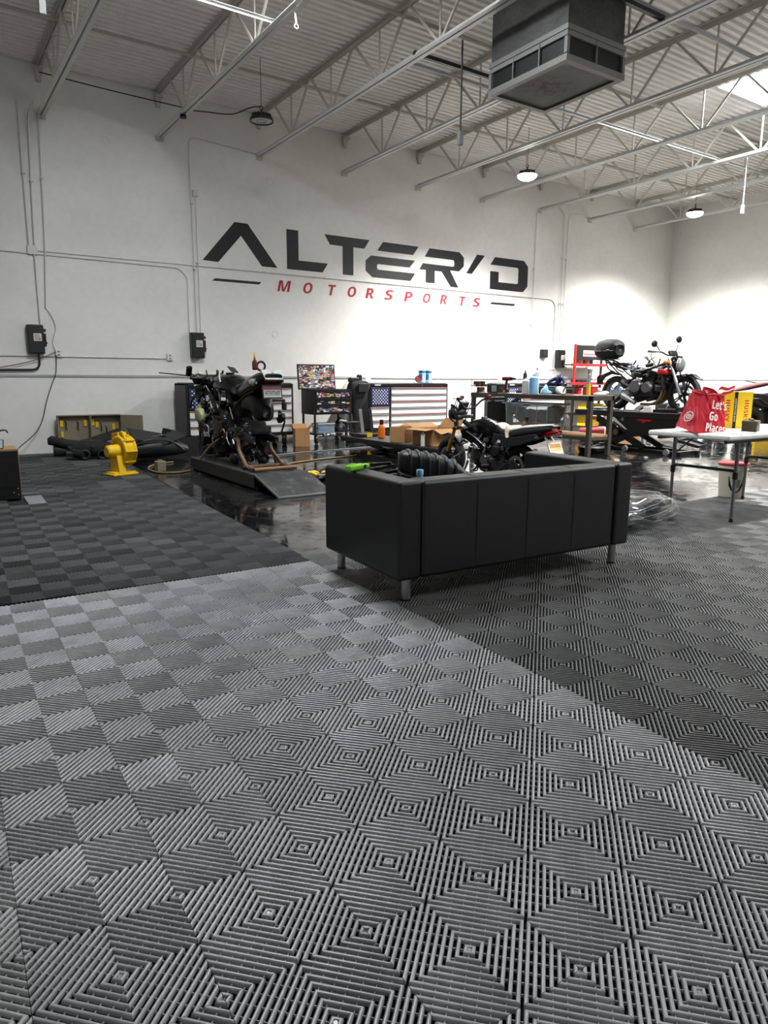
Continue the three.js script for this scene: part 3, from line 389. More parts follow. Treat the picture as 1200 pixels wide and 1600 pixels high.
// small naked bike behind the sofa
{ const t = thing('small_motorcycle', 'small black motorcycle with gold forks and pale seat standing behind the sofa', 'motorcycle', [5.6, FLOOR, -5.9], Math.PI / 2);
  wheel(t, 'front_wheel', 0.90, 0.25, 0.25, 0.12, 5, M.gunmetal); wheel(t, 'rear_wheel', -0.32, 0.25, 0.25, 0.13, 5, M.gunmetal);
  for (const s of [-1, 1]) { const f = part('fork', [rod([0.69, 0.70, s * 0.095], [0.80, 0.43, s * 0.095], 0.021), rod([0.79, 0.46, s * 0.095], [0.88, 0.24, s * 0.095], 0.026)], M.gold, t); part('fork_foot', [bx(0.06, 0.09, 0.035, 0.89, 0.235, s * 0.095, 0.01), bx(0.05, 0.10, 0.04, 0.84, 0.28, s * 0.12, 0.008)], M.darkSteel, f); part('fork_clamp', cy(0.03, 0.03, 0.03, 0.70, 0.68, s * 0.095), M.black, f); }
  part('triple_clamp', [rot(bx(0.06, 0.035, 0.26, 0, 0, 0, 0.01), 0, 0, -0.35, [0.66, 0.76, 0]), rot(bx(0.06, 0.035, 0.26, 0, 0, 0, 0.01), 0, 0, -0.35, [0.71, 0.62, 0])], M.gunmetal, t);
  part('front_fender', loft([[0.68, 0.43], [0.78, 0.52], [0.9, 0.545], [1.02, 0.515]].map(([x, y], i) => superRing(x, y, 0, 0.14 - 0.02 * Math.abs(i - 1.5), 0.02, 12))), M.plastic, t);
  const hl = part('headlight', [sp(0.115, 0.79, 0.80, 0, 0.95, 0.8, 1.0, 24), rot(bx(0.16, 0.04, 0.16, 0, 0, 0, 0.018), 0, 0, 0.35, [0.77, 0.87, 0])], M.gunmetal, t); part('headlight_lens', sp(0.10, 0.845, 0.79, 0, 0.6, 0.75, 0.95, 20), lensClear, hl); part('headlight_rim', rot(to(0.095, 0.012, 0, 0, 0, 'x'), 0, 0, -0.1, [0.845, 0.785, 0]), M.chrome, hl);
  part('gauge', [rot(bx(0.05, 0.09, 0.13, 0, 0, 0, 0.015), 0, 0, 0.5, [0.68, 0.90, 0])], M.plastic, t);
  handlebar(t, 0.58, 0.86, 0.125, 0.36, 0.22, M.black);
  part('brake_reservoir', [bx(0.06, 0.05, 0.05, 0.46, 1.0, 0.2, 0.01), bx(0.03, 0.04, 0.04, 0.45, 1.0, -0.22, 0.008)], M.redDark, t);
  part('cable', [tube([[0.47, 0.99, -0.2], [0.62, 0.97, -0.16], [0.7, 0.84, -0.13], [0.66, 0.66, -0.1], [0.5, 0.5, -0.08]], 0.006), tube([[0.47, 0.99, 0.2], [0.66, 0.98, 0.16], [0.76, 0.8, 0.13], [0.84, 0.5, 0.13], [0.88, 0.3, 0.12]], 0.006), tube([[0.5, 0.98, -0.18], [0.66, 1.0, -0.08], [0.74, 0.88, -0.06], [0.66, 0.72, -0.04]], 0.005)], M.black, t);
  const tk = part('fuel_tank', loft([[0.52, 0.62, 0.10, 0.12], [0.44, 0.64, 0.20, 0.20], [0.28, 0.65, 0.25, 0.22], [0.12, 0.62, 0.22, 0.22], [0.0, 0.57, 0.15, 0.2]].map(([x, y, w, h]) => superRing(x, y, 0, w, h, 20, 2.6))), M.blackGloss, t); part('tank_cap', cy(0.035, 0.035, 0.02, 0.3, 0.765, 0, 20), M.steel, tk);
  for (const s of [-1, 1]) { const sh = part('tank_shroud', ext([[0.56, 0.60], [0.36, 0.66], [0.20, 0.52], [0.08, 0.43], [0.12, 0.41], [0.34, 0.46], [0.52, 0.53]], 0.03, 0.008, 0, 0, s * 0.13 - 0.015), M.blackGloss, t); part('shroud_trim', tube([[0.44, 0.60, s * 0.15], [0.26, 0.53, s * 0.155], [0.10, 0.435, s * 0.15]], 0.009), M.steel, sh); }
  const seatR = [[0.05, 0.685, 0.12, 0.03], [0.0, 0.675, 0.16, 0.09], [-0.10, 0.63, 0.20, 0.10], [-0.25, 0.625, 0.24, 0.10], [-0.45, 0.665, 0.24, 0.10], [-0.65, 0.695, 0.20, 0.08], [-0.82, 0.725, 0.13, 0.045]];
  const st = part('seat', loft(seatR.map(([x, y, w, h]) => superRing(x, y - 0.02, 0, w, h, 20, 3))), M.plastic, t); part('seat_cover', loft(seatR.map(([x, y, w, h]) => superRing(x, y + h * 0.30, 0, w * 0.93, h * 0.5, 20, 2.4))), mat(0xcfcdc8, 0.6), st);
  part('seat_strap', loft([[-0.19, 0.70, 0.215, 0.02], [-0.20, 0.64, 0.255, 0.06], [-0.215, 0.57, 0.25, 0.03]].map(([x, y, w, h]) => superRing(x, y, 0, w, h, 14, 3, 'y').map(p => [p[0] - x + x + (p[0] - x) * -0.6, p[1], p[2] * (w / Math.max(0.01, h))]))), M.cream, t);
  for (const s of [-1, 1]) part('side_cover', ext([[0.0, 0.60], [-0.3, 0.57], [-0.62, 0.63], [-0.7, 0.60], [-0.4, 0.5], [-0.1, 0.45], [0.03, 0.5]], 0.025, 0.008, 0, 0, s * 0.11 - 0.012), M.plastic, t);
  const tl = part('tail_light', loft([[-0.66, 0.635, 0.11, 0.055], [-0.76, 0.655, 0.13, 0.08], [-0.85, 0.665, 0.11, 0.06], [-0.875, 0.67, 0.06, 0.03]].map(([x, y, w, h]) => superRing(x, y, 0, w, h, 16, 3))), lensRed, t); part('tail_light_cover', bx(0.12, 0.012, 0.10, -0.72, 0.705, 0, 0.005), M.plastic, tl);
  const pl = part('plate_holder', [rot(bx(0.012, 0.16, 0.21, 0, 0, 0, 0.004), 0, 0, -0.45, [-0.82, 0.50, 0]), bar([-0.70, 0.62, 0.04], [-0.79, 0.52, 0.04], 0.02), bar([-0.70, 0.62, -0.04], [-0.79, 0.52, -0.04], 0.02)], M.lightGrey, t);
  part('license_plate', decal(0.19, 0.125, 0, 0, 0, -Math.PI / 2).applyMatrix4(new THREE.Matrix4().makeRotationZ(-0.45)).translate(-0.829, 0.498, 0), mat(0xffffff, 0.5, 0, { map: canvasTex(128, 84, (c, W, H) => { c.fillStyle = '#e9e2c8'; c.fillRect(0, 0, W, H); c.fillStyle = '#c98f3a'; c.fillRect(8, 8, W - 16, H * 0.42); c.fillStyle = '#e6c98a'; c.fillRect(14, H * 0.45, W - 28, H * 0.3); c.strokeStyle = '#f4f4f0'; c.lineWidth = 6; c.strokeRect(3, 3, W - 6, H - 6); }) }), pl);
  for (const s of [-1, 1]) part('rear_signal', [rod([-0.68, 0.60, s * 0.05], [-0.72, 0.60, s * 0.16], 0.007), sp(0.022, -0.72, 0.60, s * 0.18, 1, 0.8, 1.4)], M.plastic, t);
  part('engine', [crankcase(0.2, 0.30, 0.36, 0.2, 0.2), cylinderBlock(0.42, 0.33, 0, 0.13, 0.2, 0.13, -1.35)], M.engine, t); part('clutch_cover', cy(0.075, 0.06, -0.05, 0.12, 0.29, -0.13, 24, 'z'), M.engineLight, t); part('stator_cover', cy(0.055, 0.05, -0.05, 0.3, 0.31, -0.13, 24, 'z'), M.engineLight, t);
  part('frame', [tube([[0.66, 0.70, 0], [0.5, 0.62, 0], [0.2, 0.46, 0], [0.05, 0.4, 0]], 0.03), tube([[0.1, 0.42, 0.09], [-0.2, 0.55, 0.1], [-0.6, 0.62, 0.09]], 0.014), tube([[0.1, 0.42, -0.09], [-0.2, 0.55, -0.1], [-0.6, 0.62, -0.09]], 0.014), tube([[0.05, 0.25, 0.09], [-0.2, 0.42, 0.1], [-0.4, 0.58, 0.09]], 0.012), tube([[0.05, 0.25, -0.09], [-0.2, 0.42, -0.1], [-0.4, 0.58, -0.09]], 0.012)], M.darkSteel, t);
  part('swingarm', [-1, 1].map(s => bar([0.08, 0.27, s * 0.09], [-0.34, 0.25, s * 0.1], 0.03, 0.05)), M.gunmetal, t);
  part('shock', [rod([-0.02, 0.3, 0], [-0.12, 0.55, 0], 0.016), ...Array.from({ length: 8 }, (_, k) => rot(to(0.032, 0.006, 0, 0, 0, 'y'), 0, 0, 0.36, [-0.025 - k * 0.012, 0.33 + k * 0.026, 0]))], M.alu, t);
  part('exhaust', [tube([[0.46, 0.25, 0.05], [0.42, 0.14, 0.08], [0.2, 0.13, 0.1], [-0.05, 0.22, 0.12]], 0.018), rod([-0.05, 0.22, 0.13], [-0.42, 0.40, 0.14], 0.045, 0.055, 20)], M.darkSteel, t);
  part('chain', [rod([0.08, 0.30, -0.1], [-0.32, 0.31, -0.105], 0.008), rod([0.08, 0.23, -0.1], [-0.32, 0.2, -0.105], 0.008), cy(0.06, 0.06, 0.008, -0.32, 0.25, -0.105, 24, 'z')], M.gunmetal, t);
  part('hose', clutter(40, -0.25, 0.62, 0.22, 0.66, -0.16, 0.14, 0.006, 0.013), M.plastic, t); part('bright_pipe', clutter(16, -0.1, 0.6, 0.25, 0.6, -0.18, -0.1, 0.006, 0.011), M.alu, t); part('dark_part', lumps(14, -0.25, 0.45, 0.2, 0.55, -0.12, 0.12, 0.06, 0.12), M.black, t); part('small_fitting', lumps(16, -0.15, 0.5, 0.28, 0.55, -0.14, -0.08, 0.02, 0.055), M.engineLight, t);
  part('footpeg', [bx(0.03, 0.015, 0.1, 0.05, 0.24, -0.19, 0.004), bx(0.03, 0.015, 0.1, 0.05, 0.24, 0.19, 0.004)], M.alu, t); part('kick_stand', rod([0.1, 0.2, -0.11], [0.02, 0.0, -0.24], 0.012), M.darkSteel, t);
}
// dismantled sport bike on the low lift, seen from behind
{ const t = thing('sport_motorcycle', 'dismantled black sport motorcycle without rear wheel raised on a copper coloured stand', 'motorcycle', [3.33, 0.16, -8.0], Math.PI / 2);
  wheel(t, 'front_wheel', 1.22, 0.30, 0.30, 0.12, 6, M.gunmetal);
  for (const s of [-1, 1]) part('fork', [rod([0.92, 0.95, s * 0.1], [1.12, 0.55, s * 0.1], 0.024), rod([1.1, 0.6, s * 0.1], [1.22, 0.30, s * 0.1], 0.028)], M.gunmetal, t);
  part('front_fender', loft([[1.0, 0.50], [1.12, 0.60], [1.28, 0.61], [1.42, 0.53]].map(([x, y]) => superRing(x, y, 0, 0.15, 0.02, 12))), M.blackGloss, t);
  part('triple_clamp', [rot(bx(0.08, 0.04, 0.3, 0, 0, 0, 0.012), 0, 0, -0.45, [0.9, 0.98, 0]), rot(bx(0.08, 0.04, 0.3, 0, 0, 0, 0.012), 0, 0, -0.45, [0.98, 0.8, 0])], M.gunmetal, t);
  handlebar(t, 0.98, 1.0, 0.03, 0.36, 0.18, M.black);
  part('fairing_bracket', [clutter(14, 0.9, 1.3, 0.85, 1.1, -0.18, 0.18, 0.008, 0.016), rot(bx(0.1, 0.14, 0.22, 0, 0, 0, 0.02), 0, 0, 0.4, [1.15, 1.0, 0]), bx(0.16, 0.08, 0.3, 1.2, 0.9, 0, 0.03)], M.plastic, t);
  const mr = part('mirror', [rod([1.15, 1.0, -0.1], [1.2, 1.1, -0.24], 0.009), rot(bx(0.05, 0.14, 0.08, 0, 0, 0, 0.02), 0, 0.3, 0.4, [1.2, 1.12, -0.25])], M.blackGloss, t); part('mirror_cap', sp(0.03, 1.05, 1.09, -0.16, 1, 0.7, 1), M.lightGrey, mr);
  part('long_lever', bar([1.15, 1.05, -0.15], [1.62, 1.10, -0.52], 0.02, 0.014), M.black, t);
  const tk = part('fuel_tank', loft([[0.74, 0.93, 0.16, 0.12], [0.66, 0.95, 0.30, 0.22], [0.46, 0.96, 0.38, 0.25], [0.26, 0.95, 0.36, 0.25], [0.08, 0.90, 0.26, 0.22], [-0.02, 0.86, 0.18, 0.16]].map(([x, y, w, h]) => superRing(x, y, 0, w, h, 24, 2.5))), M.blackGloss, t);
  part('tank_stripe', tube([[0.5, 1.075, -0.10], [0.36, 1.05, -0.155], [0.26, 0.98, -0.18]], 0.011), M.lightGrey, tk); part('tank_cap', cy(0.05, 0.05, 0.02, 0.4, 1.09, 0, 24), M.black, tk);
  part('tank_flap', rot(bx(0.14, 0.012, 0.10, 0, 0, 0, 0.004), 0.2, 0, 0.45, [0.30, 1.135, 0.0]), M.plastic, t);
  part('seat', loft([[0.02, 0.93, 0.18, 0.06], [-0.12, 0.92, 0.26, 0.08], [-0.30, 0.96, 0.25, 0.08], [-0.48, 1.03, 0.22, 0.07]].map(([x, y, w, h]) => superRing(x, y, 0, w, h, 18, 3))), M.blackMatte, t);
  const tail = part('tail_fairing', loft([[-0.02, 0.84, 0.22, 0.12], [-0.25, 0.90, 0.30, 0.17], [-0.50, 0.97, 0.32, 0.19], [-0.70, 1.0, 0.34, 0.20], [-0.82, 1.03, 0.28, 0.13], [-0.88, 1.05, 0.2, 0.06]].map(([x, y, w, h]) => superRing(x, y, 0, w, h, 22, 3))), M.blackGloss, t);
  for (const s of [-1, 1]) part('tail_lamp', loft([[-0.56, 0.985, 0.05, 0.07], [-0.66, 0.99, 0.07, 0.09], [-0.76, 1.0, 0.06, 0.06]].map(([x, y, w, h]) => superRing(x, y, s * 0.145, w, h, 14, 2.4))), lensClear, tail);
  part('tail_emblem', [ext([[-0.13, 0.085], [-0.055, 0.085], [0, 0.03], [0.055, 0.085], [0.13, 0.085], [0.10, -0.03], [-0.10, -0.03]], 0.02, 0.004).rotateY(-Math.PI / 2).applyMatrix4(new THREE.Matrix4().makeRotationZ(-0.5)).translate(-0.855, 1.04, 0)], M.lightGrey, tail);
  const pl = part('plate_holder', [rot(bx(0.015, 0.16, 0.24, 0, 0, 0, 0.006), 0, 0, -0.2, [-0.82, 0.885, 0]), bar([-0.6, 0.9, 0], [-0.8, 0.87, 0], 0.06, 0.02)], M.plastic, t);
  part('license_plate', decal(0.215, 0.12, 0, 0, 0, -Math.PI / 2).applyMatrix4(new THREE.Matrix4().makeRotationZ(-0.2)).translate(-0.83, 0.882, 0), mat(0xffffff, 0.5, 0, { map: plateTex('#dcdcd6', '#b4323a', '#39404a') }), pl);
  part('inner_fender', loft([[-0.05, 0.66, 0.16, 0.12], [-0.25, 0.76, 0.24, 0.2], [-0.45, 0.76, 0.26, 0.24], [-0.57, 0.70, 0.25, 0.3], [-0.64, 0.67, 0.2, 0.24], [-0.67, 0.66, 0.1, 0.14]].map(([x, y, w, h]) => superRing(x, y, 0, w, h, 16, 3))), M.plastic, t);
  part('engine', [crankcase(0.45, 0.42, 0.5, 0.32, 0.36), cylinderBlock(0.68, 0.62, 0, 0.2, 0.26, 0.34, -0.5, 5)], M.engine, t); part('radiator', [rot(bx(0.04, 0.32, 0.38, 0, 0, 0, 0.01), 0, 0, 0.3, [0.9, 0.6, 0]), ...Array.from({ length: 10 }, (_, k) => rot(bx(0.05, 0.006, 0.36, 0, 0, 0), 0, 0, 0.3, [0.9 - (k - 5) * 0.009, 0.6 + (k - 5) * 0.029, 0]))], M.darkSteel, t);
  part('frame', [-1, 1].flatMap(s => [bar([0.88, 0.86, s * 0.12], [0.1, 0.55, s * 0.17], 0.05, 0.11), bar([0.1, 0.6, s * 0.16], [0.02, 0.36, s * 0.14], 0.05, 0.09), tube([[0.1, 0.62, s * 0.12], [-0.25, 0.80, s * 0.12], [-0.6, 0.9, s * 0.11]], 0.015)]), M.darkSteel, t);
  part('coolant_bottle', [loft([[0.66, 0.54, 0.06, 0.12], [0.72, 0.56, 0.1, 0.19], [0.82, 0.57, 0.1, 0.17], [0.86, 0.58, 0.05, 0.1]].map(([x, y, w, h]) => superRing(x, y, -0.28, w, h, 16, 3.4))), cy(0.025, 0.025, 0.04, 0.77, 0.67, -0.28)], mat(0x9a9a74, 0.5), t, 'yellowed plastic bottle');
  part('white_tag', bx(0.07, 0.07, 0.01, 0.62, 0.78, -0.23, 0.003), M.paper, t);
  part('swingarm', [-1, 1].map(s => loft([[0.06, 0.38, 0.05, 0.1], [-0.2, 0.38, 0.05, 0.11], [-0.5, 0.34, 0.045, 0.09], [-0.62, 0.33, 0.04, 0.07]].map(([x, y, w, h]) => superRing(x, y, s * 0.14, w, h, 12, 4)))).concat([bx(0.08, 0.09, 0.26, -0.1, 0.4, 0, 0.02)]), M.gunmetal, t);
  part('shock', [rod([-0.02, 0.35, 0], [0.04, 0.66, 0], 0.02), ...Array.from({ length: 9 }, (_, k) => to(0.036, 0.007, -0.015 + k * 0.005, 0.38 + k * 0.028, 0, 'y'))], M.alu, t);
  part('chain', Array.from({ length: 26 }, (_, k) => { const f = k / 25; return bx(0.018, 0.022, 0.012, -0.12 - 0.12 * Math.sin(f * 3), 0.48 - f * 0.44, -0.16 - 0.03 * Math.sin(f * 4)); }), M.steel, t);
  part('hugger', loft([[0.0, 0.52, 0.12, 0.02], [-0.2, 0.56, 0.2, 0.03], [-0.42, 0.53, 0.2, 0.03], [-0.6, 0.42, 0.18, 0.02]].map(([x, y, w, h]) => superRing(x, y, -0.02, w, h, 14, 3))), M.blackMatte, t);
  part('brake_caliper', [rot(bx(0.14, 0.07, 0.06, 0, 0, 0, 0.015), 0, 0, -0.5, [-0.62, 0.58, 0.2]), tube([[-0.55, 0.6, 0.2], [-0.6, 0.66, 0.19], [-0.66, 0.56, 0.22], [-0.62, 0.42, 0.2]], 0.011), bx(0.06, 0.03, 0.16, -0.55, 0.78, 0.2, 0.01), bx(0.05, 0.09, 0.05, -0.58, 0.72, 0.26, 0.012)], M.black, t);
  part('exhaust_pipe', [tube([[0.92, 0.42, -0.1], [0.86, 0.2, -0.12], [0.5, 0.13, -0.1], [0.1, 0.12, -0.02]], 0.022), tube([[0.92, 0.42, 0.1], [0.86, 0.2, 0.12], [0.5, 0.13, 0.1], [0.1, 0.12, 0.02]], 0.022)], M.darkSteel, t);
  part('kick_stand', tube([[0.3, 0.3, -0.2], [0.42, 0.2, -0.28], [0.6, 0.02, -0.36]], 0.013), M.brownHose, t);
  part('hose', clutter(44, 0.05, 0.95, 0.28, 0.92, -0.24, 0.22, 0.006, 0.014), M.plastic, t); part('wire', clutter(34, 0.0, 0.95, 0.3, 0.95, -0.28, -0.1, 0.003, 0.006), M.lightGrey, t); part('brown_hose', clutter(14, 0.0, 1.0, 0.2, 0.7, -0.28, -0.15, 0.006, 0.012), M.brownHose, t); part('bright_pipe', clutter(12, -0.4, 1.0, 0.2, 0.8, -0.26, -0.12, 0.007, 0.012), M.alu, t); part('small_fitting', lumps(26, 0.0, 1.0, 0.3, 0.86, -0.24, -0.12, 0.03, 0.08), M.engine, t); part('bright_fitting', lumps(9, -0.1, 0.9, 0.3, 0.75, -0.25, -0.18, 0.015, 0.035), M.engineLight, t);
  part('linkage_part', [...lumps(10, -0.35, 0.15, 0.06, 0.46, -0.17, 0.17, 0.06, 0.12), ...Array.from({ length: 12 }, () => sp(rr(0.04, 0.08), rr(-0.35, 0.15), rr(0.08, 0.46), rr(-0.17, 0.17), rr(0.7, 1.4), rr(0.6, 1.2), rr(0.7, 1.3))), ...clutter(40, -0.5, 0.1, 0.1, 0.55, -0.19, 0.19, 0.008, 0.016)], M.engine, t); part('fairing_stay', [...lumps(9, 0.85, 1.12, 0.84, 1.04, -0.22, 0.2, 0.06, 0.13), ...Array.from({ length: 12 }, () => sp(rr(0.04, 0.08), rr(0.8, 1.15), rr(0.8, 1.05), rr(-0.22, 0.2), rr(0.7, 1.4), rr(0.6, 1.2), rr(0.7, 1.3))), ...clutter(40, 0.7, 1.2, 0.7, 1.08, -0.24, 0.2, 0.008, 0.02)], M.black, t); part('belly_part', lumps(14, 0.0, 1.1, 0.12, 0.3, -0.2, 0.2, 0.08, 0.2), M.black, t); part('airbox', [bx(0.4, 0.16, 0.28, 0.3, 0.78, 0, 0.04), bx(0.25, 0.2, 0.24, -0.05, 0.66, 0, 0.04)], M.blackMatte, t);
}
{ const t = thing('paddock_stand', 'worn copper coloured rear paddock stand under the dismantled motorcycle', 'stand', [3.33, 0.16, -8.0], Math.PI / 2);
  part('frame', [-1, 1].map(s => pipe([[-0.26, 0.42, s * 0.2], [-0.30, 0.2, s * 0.2], [-0.56, 0.034, s * 0.22], [-0.86, 0.034, s * 0.24]], 0.024, 0.06)).concat([pipe([[-0.86, 0.034, -0.26], [-0.86, 0.034, 0.26]], 0.024), rod([-0.56, 0.034, -0.22], [-0.56, 0.034, 0.22], 0.018)]), M.copper, t);
  for (const s of [-1, 1]) { const c = part('cradle', [bx(0.06, 0.1, 0.05, -0.26, 0.42, s * 0.2, 0.008), bx(0.09, 0.03, 0.06, -0.26, 0.38, s * 0.19, 0.006)], M.darkSteel, t); part('caster', cy(0.028, 0.028, 0.025, -0.56, 0.03, s * 0.255, 18, 'z'), M.black, t); }
}
{ const t = thing('pump_bottle', 'small dark bottle with a yellow tip resting on the dismantled motorcycle tail', 'bottle', [3.30, 1.285, -7.56]); part('bottle', lathe([[0, 0], [0.028, 0.002], [0.03, 0.02], [0.03, 0.09], [0.012, 0.12], [0.01, 0.14], [0, 0.14]], 16), M.redDark, t); part('nozzle', lathe([[0, 0.14], [0.012, 0.14], [0.008, 0.17], [0.004, 0.2], [0, 0.2]], 12), M.yellow, t); part('handle', to(0.05, 0.013, 0.075, 0.045, 0, 'z', 20), M.black, t); }
// naked bike with a top case on the raised lift
{ const t = thing('naked_motorcycle', 'half-stripped naked motorcycle with a black top case on the raised lift', 'motorcycle', [10.5, 0.665, -7.6], -Math.PI / 2);
  wheel(t, 'front_wheel', 0.78, 0.30, 0.30, 0.12, 5, M.gunmetal); wheel(t, 'rear_wheel', -0.55, 0.30, 0.30, 0.15, 5, M.alu);
  for (const s of [-1, 1]) part('fork', [rod([0.52, 0.88, s * 0.1], [0.68, 0.52, s * 0.1], 0.024), rod([0.66, 0.56, s * 0.1], [0.78, 0.29, s * 0.1], 0.03)], M.alu, t);
  part('front_fender', loft([[0.52, 0.5], [0.66, 0.60], [0.82, 0.62], [0.96, 0.55]].map(([x, y]) => superRing(x, y, 0, 0.16, 0.02, 12))), M.blackGloss, t);
  part('fender_tip', loft([[0.86, 0.62, 0.14, 0.04], [1.0, 0.60, 0.13, 0.05], [1.14, 0.53, 0.05, 0.02]].map(([x, y, w, h]) => superRing(x, y, 0.1, w, h, 12))), M.blackGloss, t);
  const hl = part('headlight', [sp(0.13, 0.62, 0.78, 0, 0.8, 0.95, 0.95, 24), rot(bx(0.1, 0.06, 0.2, 0, 0, 0, 0.02), 0, 0, 0.3, [0.6, 0.88, 0])], M.blackGloss, t); part('headlight_lens', sp(0.11, 0.68, 0.775, 0, 0.5, 0.95, 0.95, 24), lensClear, hl); part('headlight_rim', to(0.11, 0.011, 0.675, 0.775, 0, 'x'), M.chrome, hl);
  part('gauge', [rot(bx(0.05, 0.10, 0.2, 0, 0, 0, 0.02), 0, 0, 0.6, [0.52, 0.96, 0])], M.gunmetal, t); handlebar(t, 0.46, 0.93, 0.06, 0.38, 0.14, M.black);
  for (const s of [-1, 1]) { const m = part('mirror', [rod([0.42, 1.0, s * 0.22], [0.40, 1.10, s * 0.30], 0.008), sp(0.075, 0.39, 1.14 + (s < 0 ? 0.06 : -0.03), s * 0.33, 0.35, 0.75, 1.0, 16)], M.black, t); part('mirror_glass', sp(0.065, 0.38, 1.14 + (s < 0 ? 0.06 : -0.03), s * 0.33, 0.38, 0.72, 0.98, 14), M.grey, m); part('front_signal', [rod([0.56, 0.80, s * 0.1], [0.56, 0.82, s * 0.2], 0.01), sp(0.042, 0.56, 0.82, s * 0.23, 0.9, 0.8, 1.2)], amber, t, 'orange turn signal'); }
  part('red_rag', [bx(0.18, 0.09, 0.34, 0.44, 0.66, 0, 0.03)], M.red, t, 'bright red panel below the handlebar');
  part('frame', [-1, 1].flatMap(s => [tube([[0.5, 0.82, s * 0.05], [0.3, 0.74, s * 0.14], [0.05, 0.66, s * 0.16], [-0.14, 0.5, s * 0.15], [-0.16, 0.28, s * 0.13]], 0.022), tube([[0.5, 0.72, s * 0.05], [0.42, 0.5, s * 0.12], [0.3, 0.24, s * 0.13], [-0.1, 0.2, s * 0.12]], 0.018), tube([[0.0, 0.66, s * 0.12], [-0.35, 0.74, s * 0.12], [-0.75, 0.84, s * 0.1]], 0.014), tube([[-0.12, 0.46, s * 0.13], [-0.4, 0.62, s * 0.12], [-0.62, 0.78, s * 0.11]], 0.013)]).concat(bx(0.1, 0.16, 0.08, 0.5, 0.8, 0, 0.02)), M.black, t);
  part('engine', [crankcase(0.06, 0.38, 0.5, 0.28, 0.34), cylinderBlock(0.22, 0.58, 0, 0.2, 0.24, 0.32, -0.25, 6)], M.engine, t); part('clutch_cover', [cy(0.13, 0.10, 0.06, -0.02, 0.42, 0.2, 28, 'z'), sp(0.06, 0.02, 0.5, 0.2, 1, 1, 0.5)], M.engineLight, t); part('stator_cover', cy(0.10, 0.08, 0.06, 0.2, 0.40, 0.2, 28, 'z'), M.engineLight, t); part('throttle_body', [cy(0.07, 0.07, 0.14, 0.02, 0.64, 0, 18), sp(0.1, 0.02, 0.66, 0.08, 1, 0.8, 0.8), bx(0.2, 0.1, 0.24, -0.1, 0.62, 0, 0.03)], M.plastic, t);
  part('header_pipe', [-0.1, -0.035, 0.035, 0.1].map(z => tube([[0.34, 0.52, z], [0.44, 0.42, z * 1.1], [0.40, 0.22, z * 1.1], [0.24, 0.13, z * 0.7], [0.0, 0.12, z * 0.4]], 0.02)), mat(0x9a8664, 0.35, 0.7), t, 'tan exhaust headers');
  part('muffler', rod([-0.02, 0.14, 0.16], [-0.28, 0.27, 0.2], 0.04, 0.048, 20), M.alu, t); part('muffler_pipe', tube([[-0.28, 0.27, 0.2], [-0.42, 0.16, 0.2], [-0.55, 0.1, 0.18]], 0.04), M.black, t);
  part('swingarm', [-1, 1].map(s => bar([-0.1, 0.32, s * 0.13], [-0.56, 0.30, s * 0.14], 0.04, 0.07)), M.alu, t); part('chain_guard', bx(0.4, 0.04, 0.03, -0.32, 0.42, -0.14, 0.01), M.plastic, t); part('foot_bracket', [bar([-0.1, 0.4, 0.18], [-0.32, 0.52, 0.18], 0.02, 0.05), bar([-0.12, 0.4, 0.18], [-0.3, 0.34, 0.18], 0.02, 0.04), bx(0.03, 0.02, 0.12, -0.14, 0.36, 0.26, 0.005)], M.steel, t);
  part('rear_fender', [loft([[-0.5, 0.62, 0.15, 0.03], [-0.68, 0.66, 0.15, 0.05], [-0.84, 0.60, 0.13, 0.06], [-0.92, 0.5, 0.1, 0.05]].map(([x, y, w, h]) => superRing(x, y, 0, w, h, 12, 3))), bx(0.02, 0.14, 0.16, -0.93, 0.52, 0, 0.006)], M.plastic, t); part('tail_light', sp(0.045, -0.92, 0.60, 0, 0.7, 0.7, 1.3), lensRed, t);
  part('case_rack', [-1, 1].flatMap(s => [tube([[-0.28, 0.70, s * 0.1], [-0.5, 0.76, s * 0.12], [-0.7, 0.86, s * 0.11], [-0.86, 0.89, s * 0.09]], 0.014), tube([[-0.52, 0.66, s * 0.12], [-0.66, 0.72, s * 0.12], [-0.74, 0.86, s * 0.11]], 0.012)]).concat(bx(0.34, 0.02, 0.24, -0.78, 0.895, 0, 0.006)), M.darkSteel, t);
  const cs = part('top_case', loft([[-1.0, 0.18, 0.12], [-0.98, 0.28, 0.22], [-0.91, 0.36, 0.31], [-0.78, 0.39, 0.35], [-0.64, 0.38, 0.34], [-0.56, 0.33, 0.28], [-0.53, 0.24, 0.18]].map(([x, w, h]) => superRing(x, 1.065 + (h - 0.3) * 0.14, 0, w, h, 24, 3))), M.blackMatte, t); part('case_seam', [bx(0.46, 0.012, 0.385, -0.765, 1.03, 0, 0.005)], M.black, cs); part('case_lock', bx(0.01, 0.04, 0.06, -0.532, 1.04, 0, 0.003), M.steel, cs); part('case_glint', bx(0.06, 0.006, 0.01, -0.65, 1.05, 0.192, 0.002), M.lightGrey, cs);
  part('blue_tray', rot(bx(0.3, 0.05, 0.2, 0, 0, 0, 0.015), 0, 0, -0.08, [-0.14, 0.72, 0]), M.navy, t, 'blue plastic tray in the open seat frame'); part('tail_frame', bx(0.36, 0.05, 0.2, -0.5, 0.80, 0, 0.02), M.plastic, t);
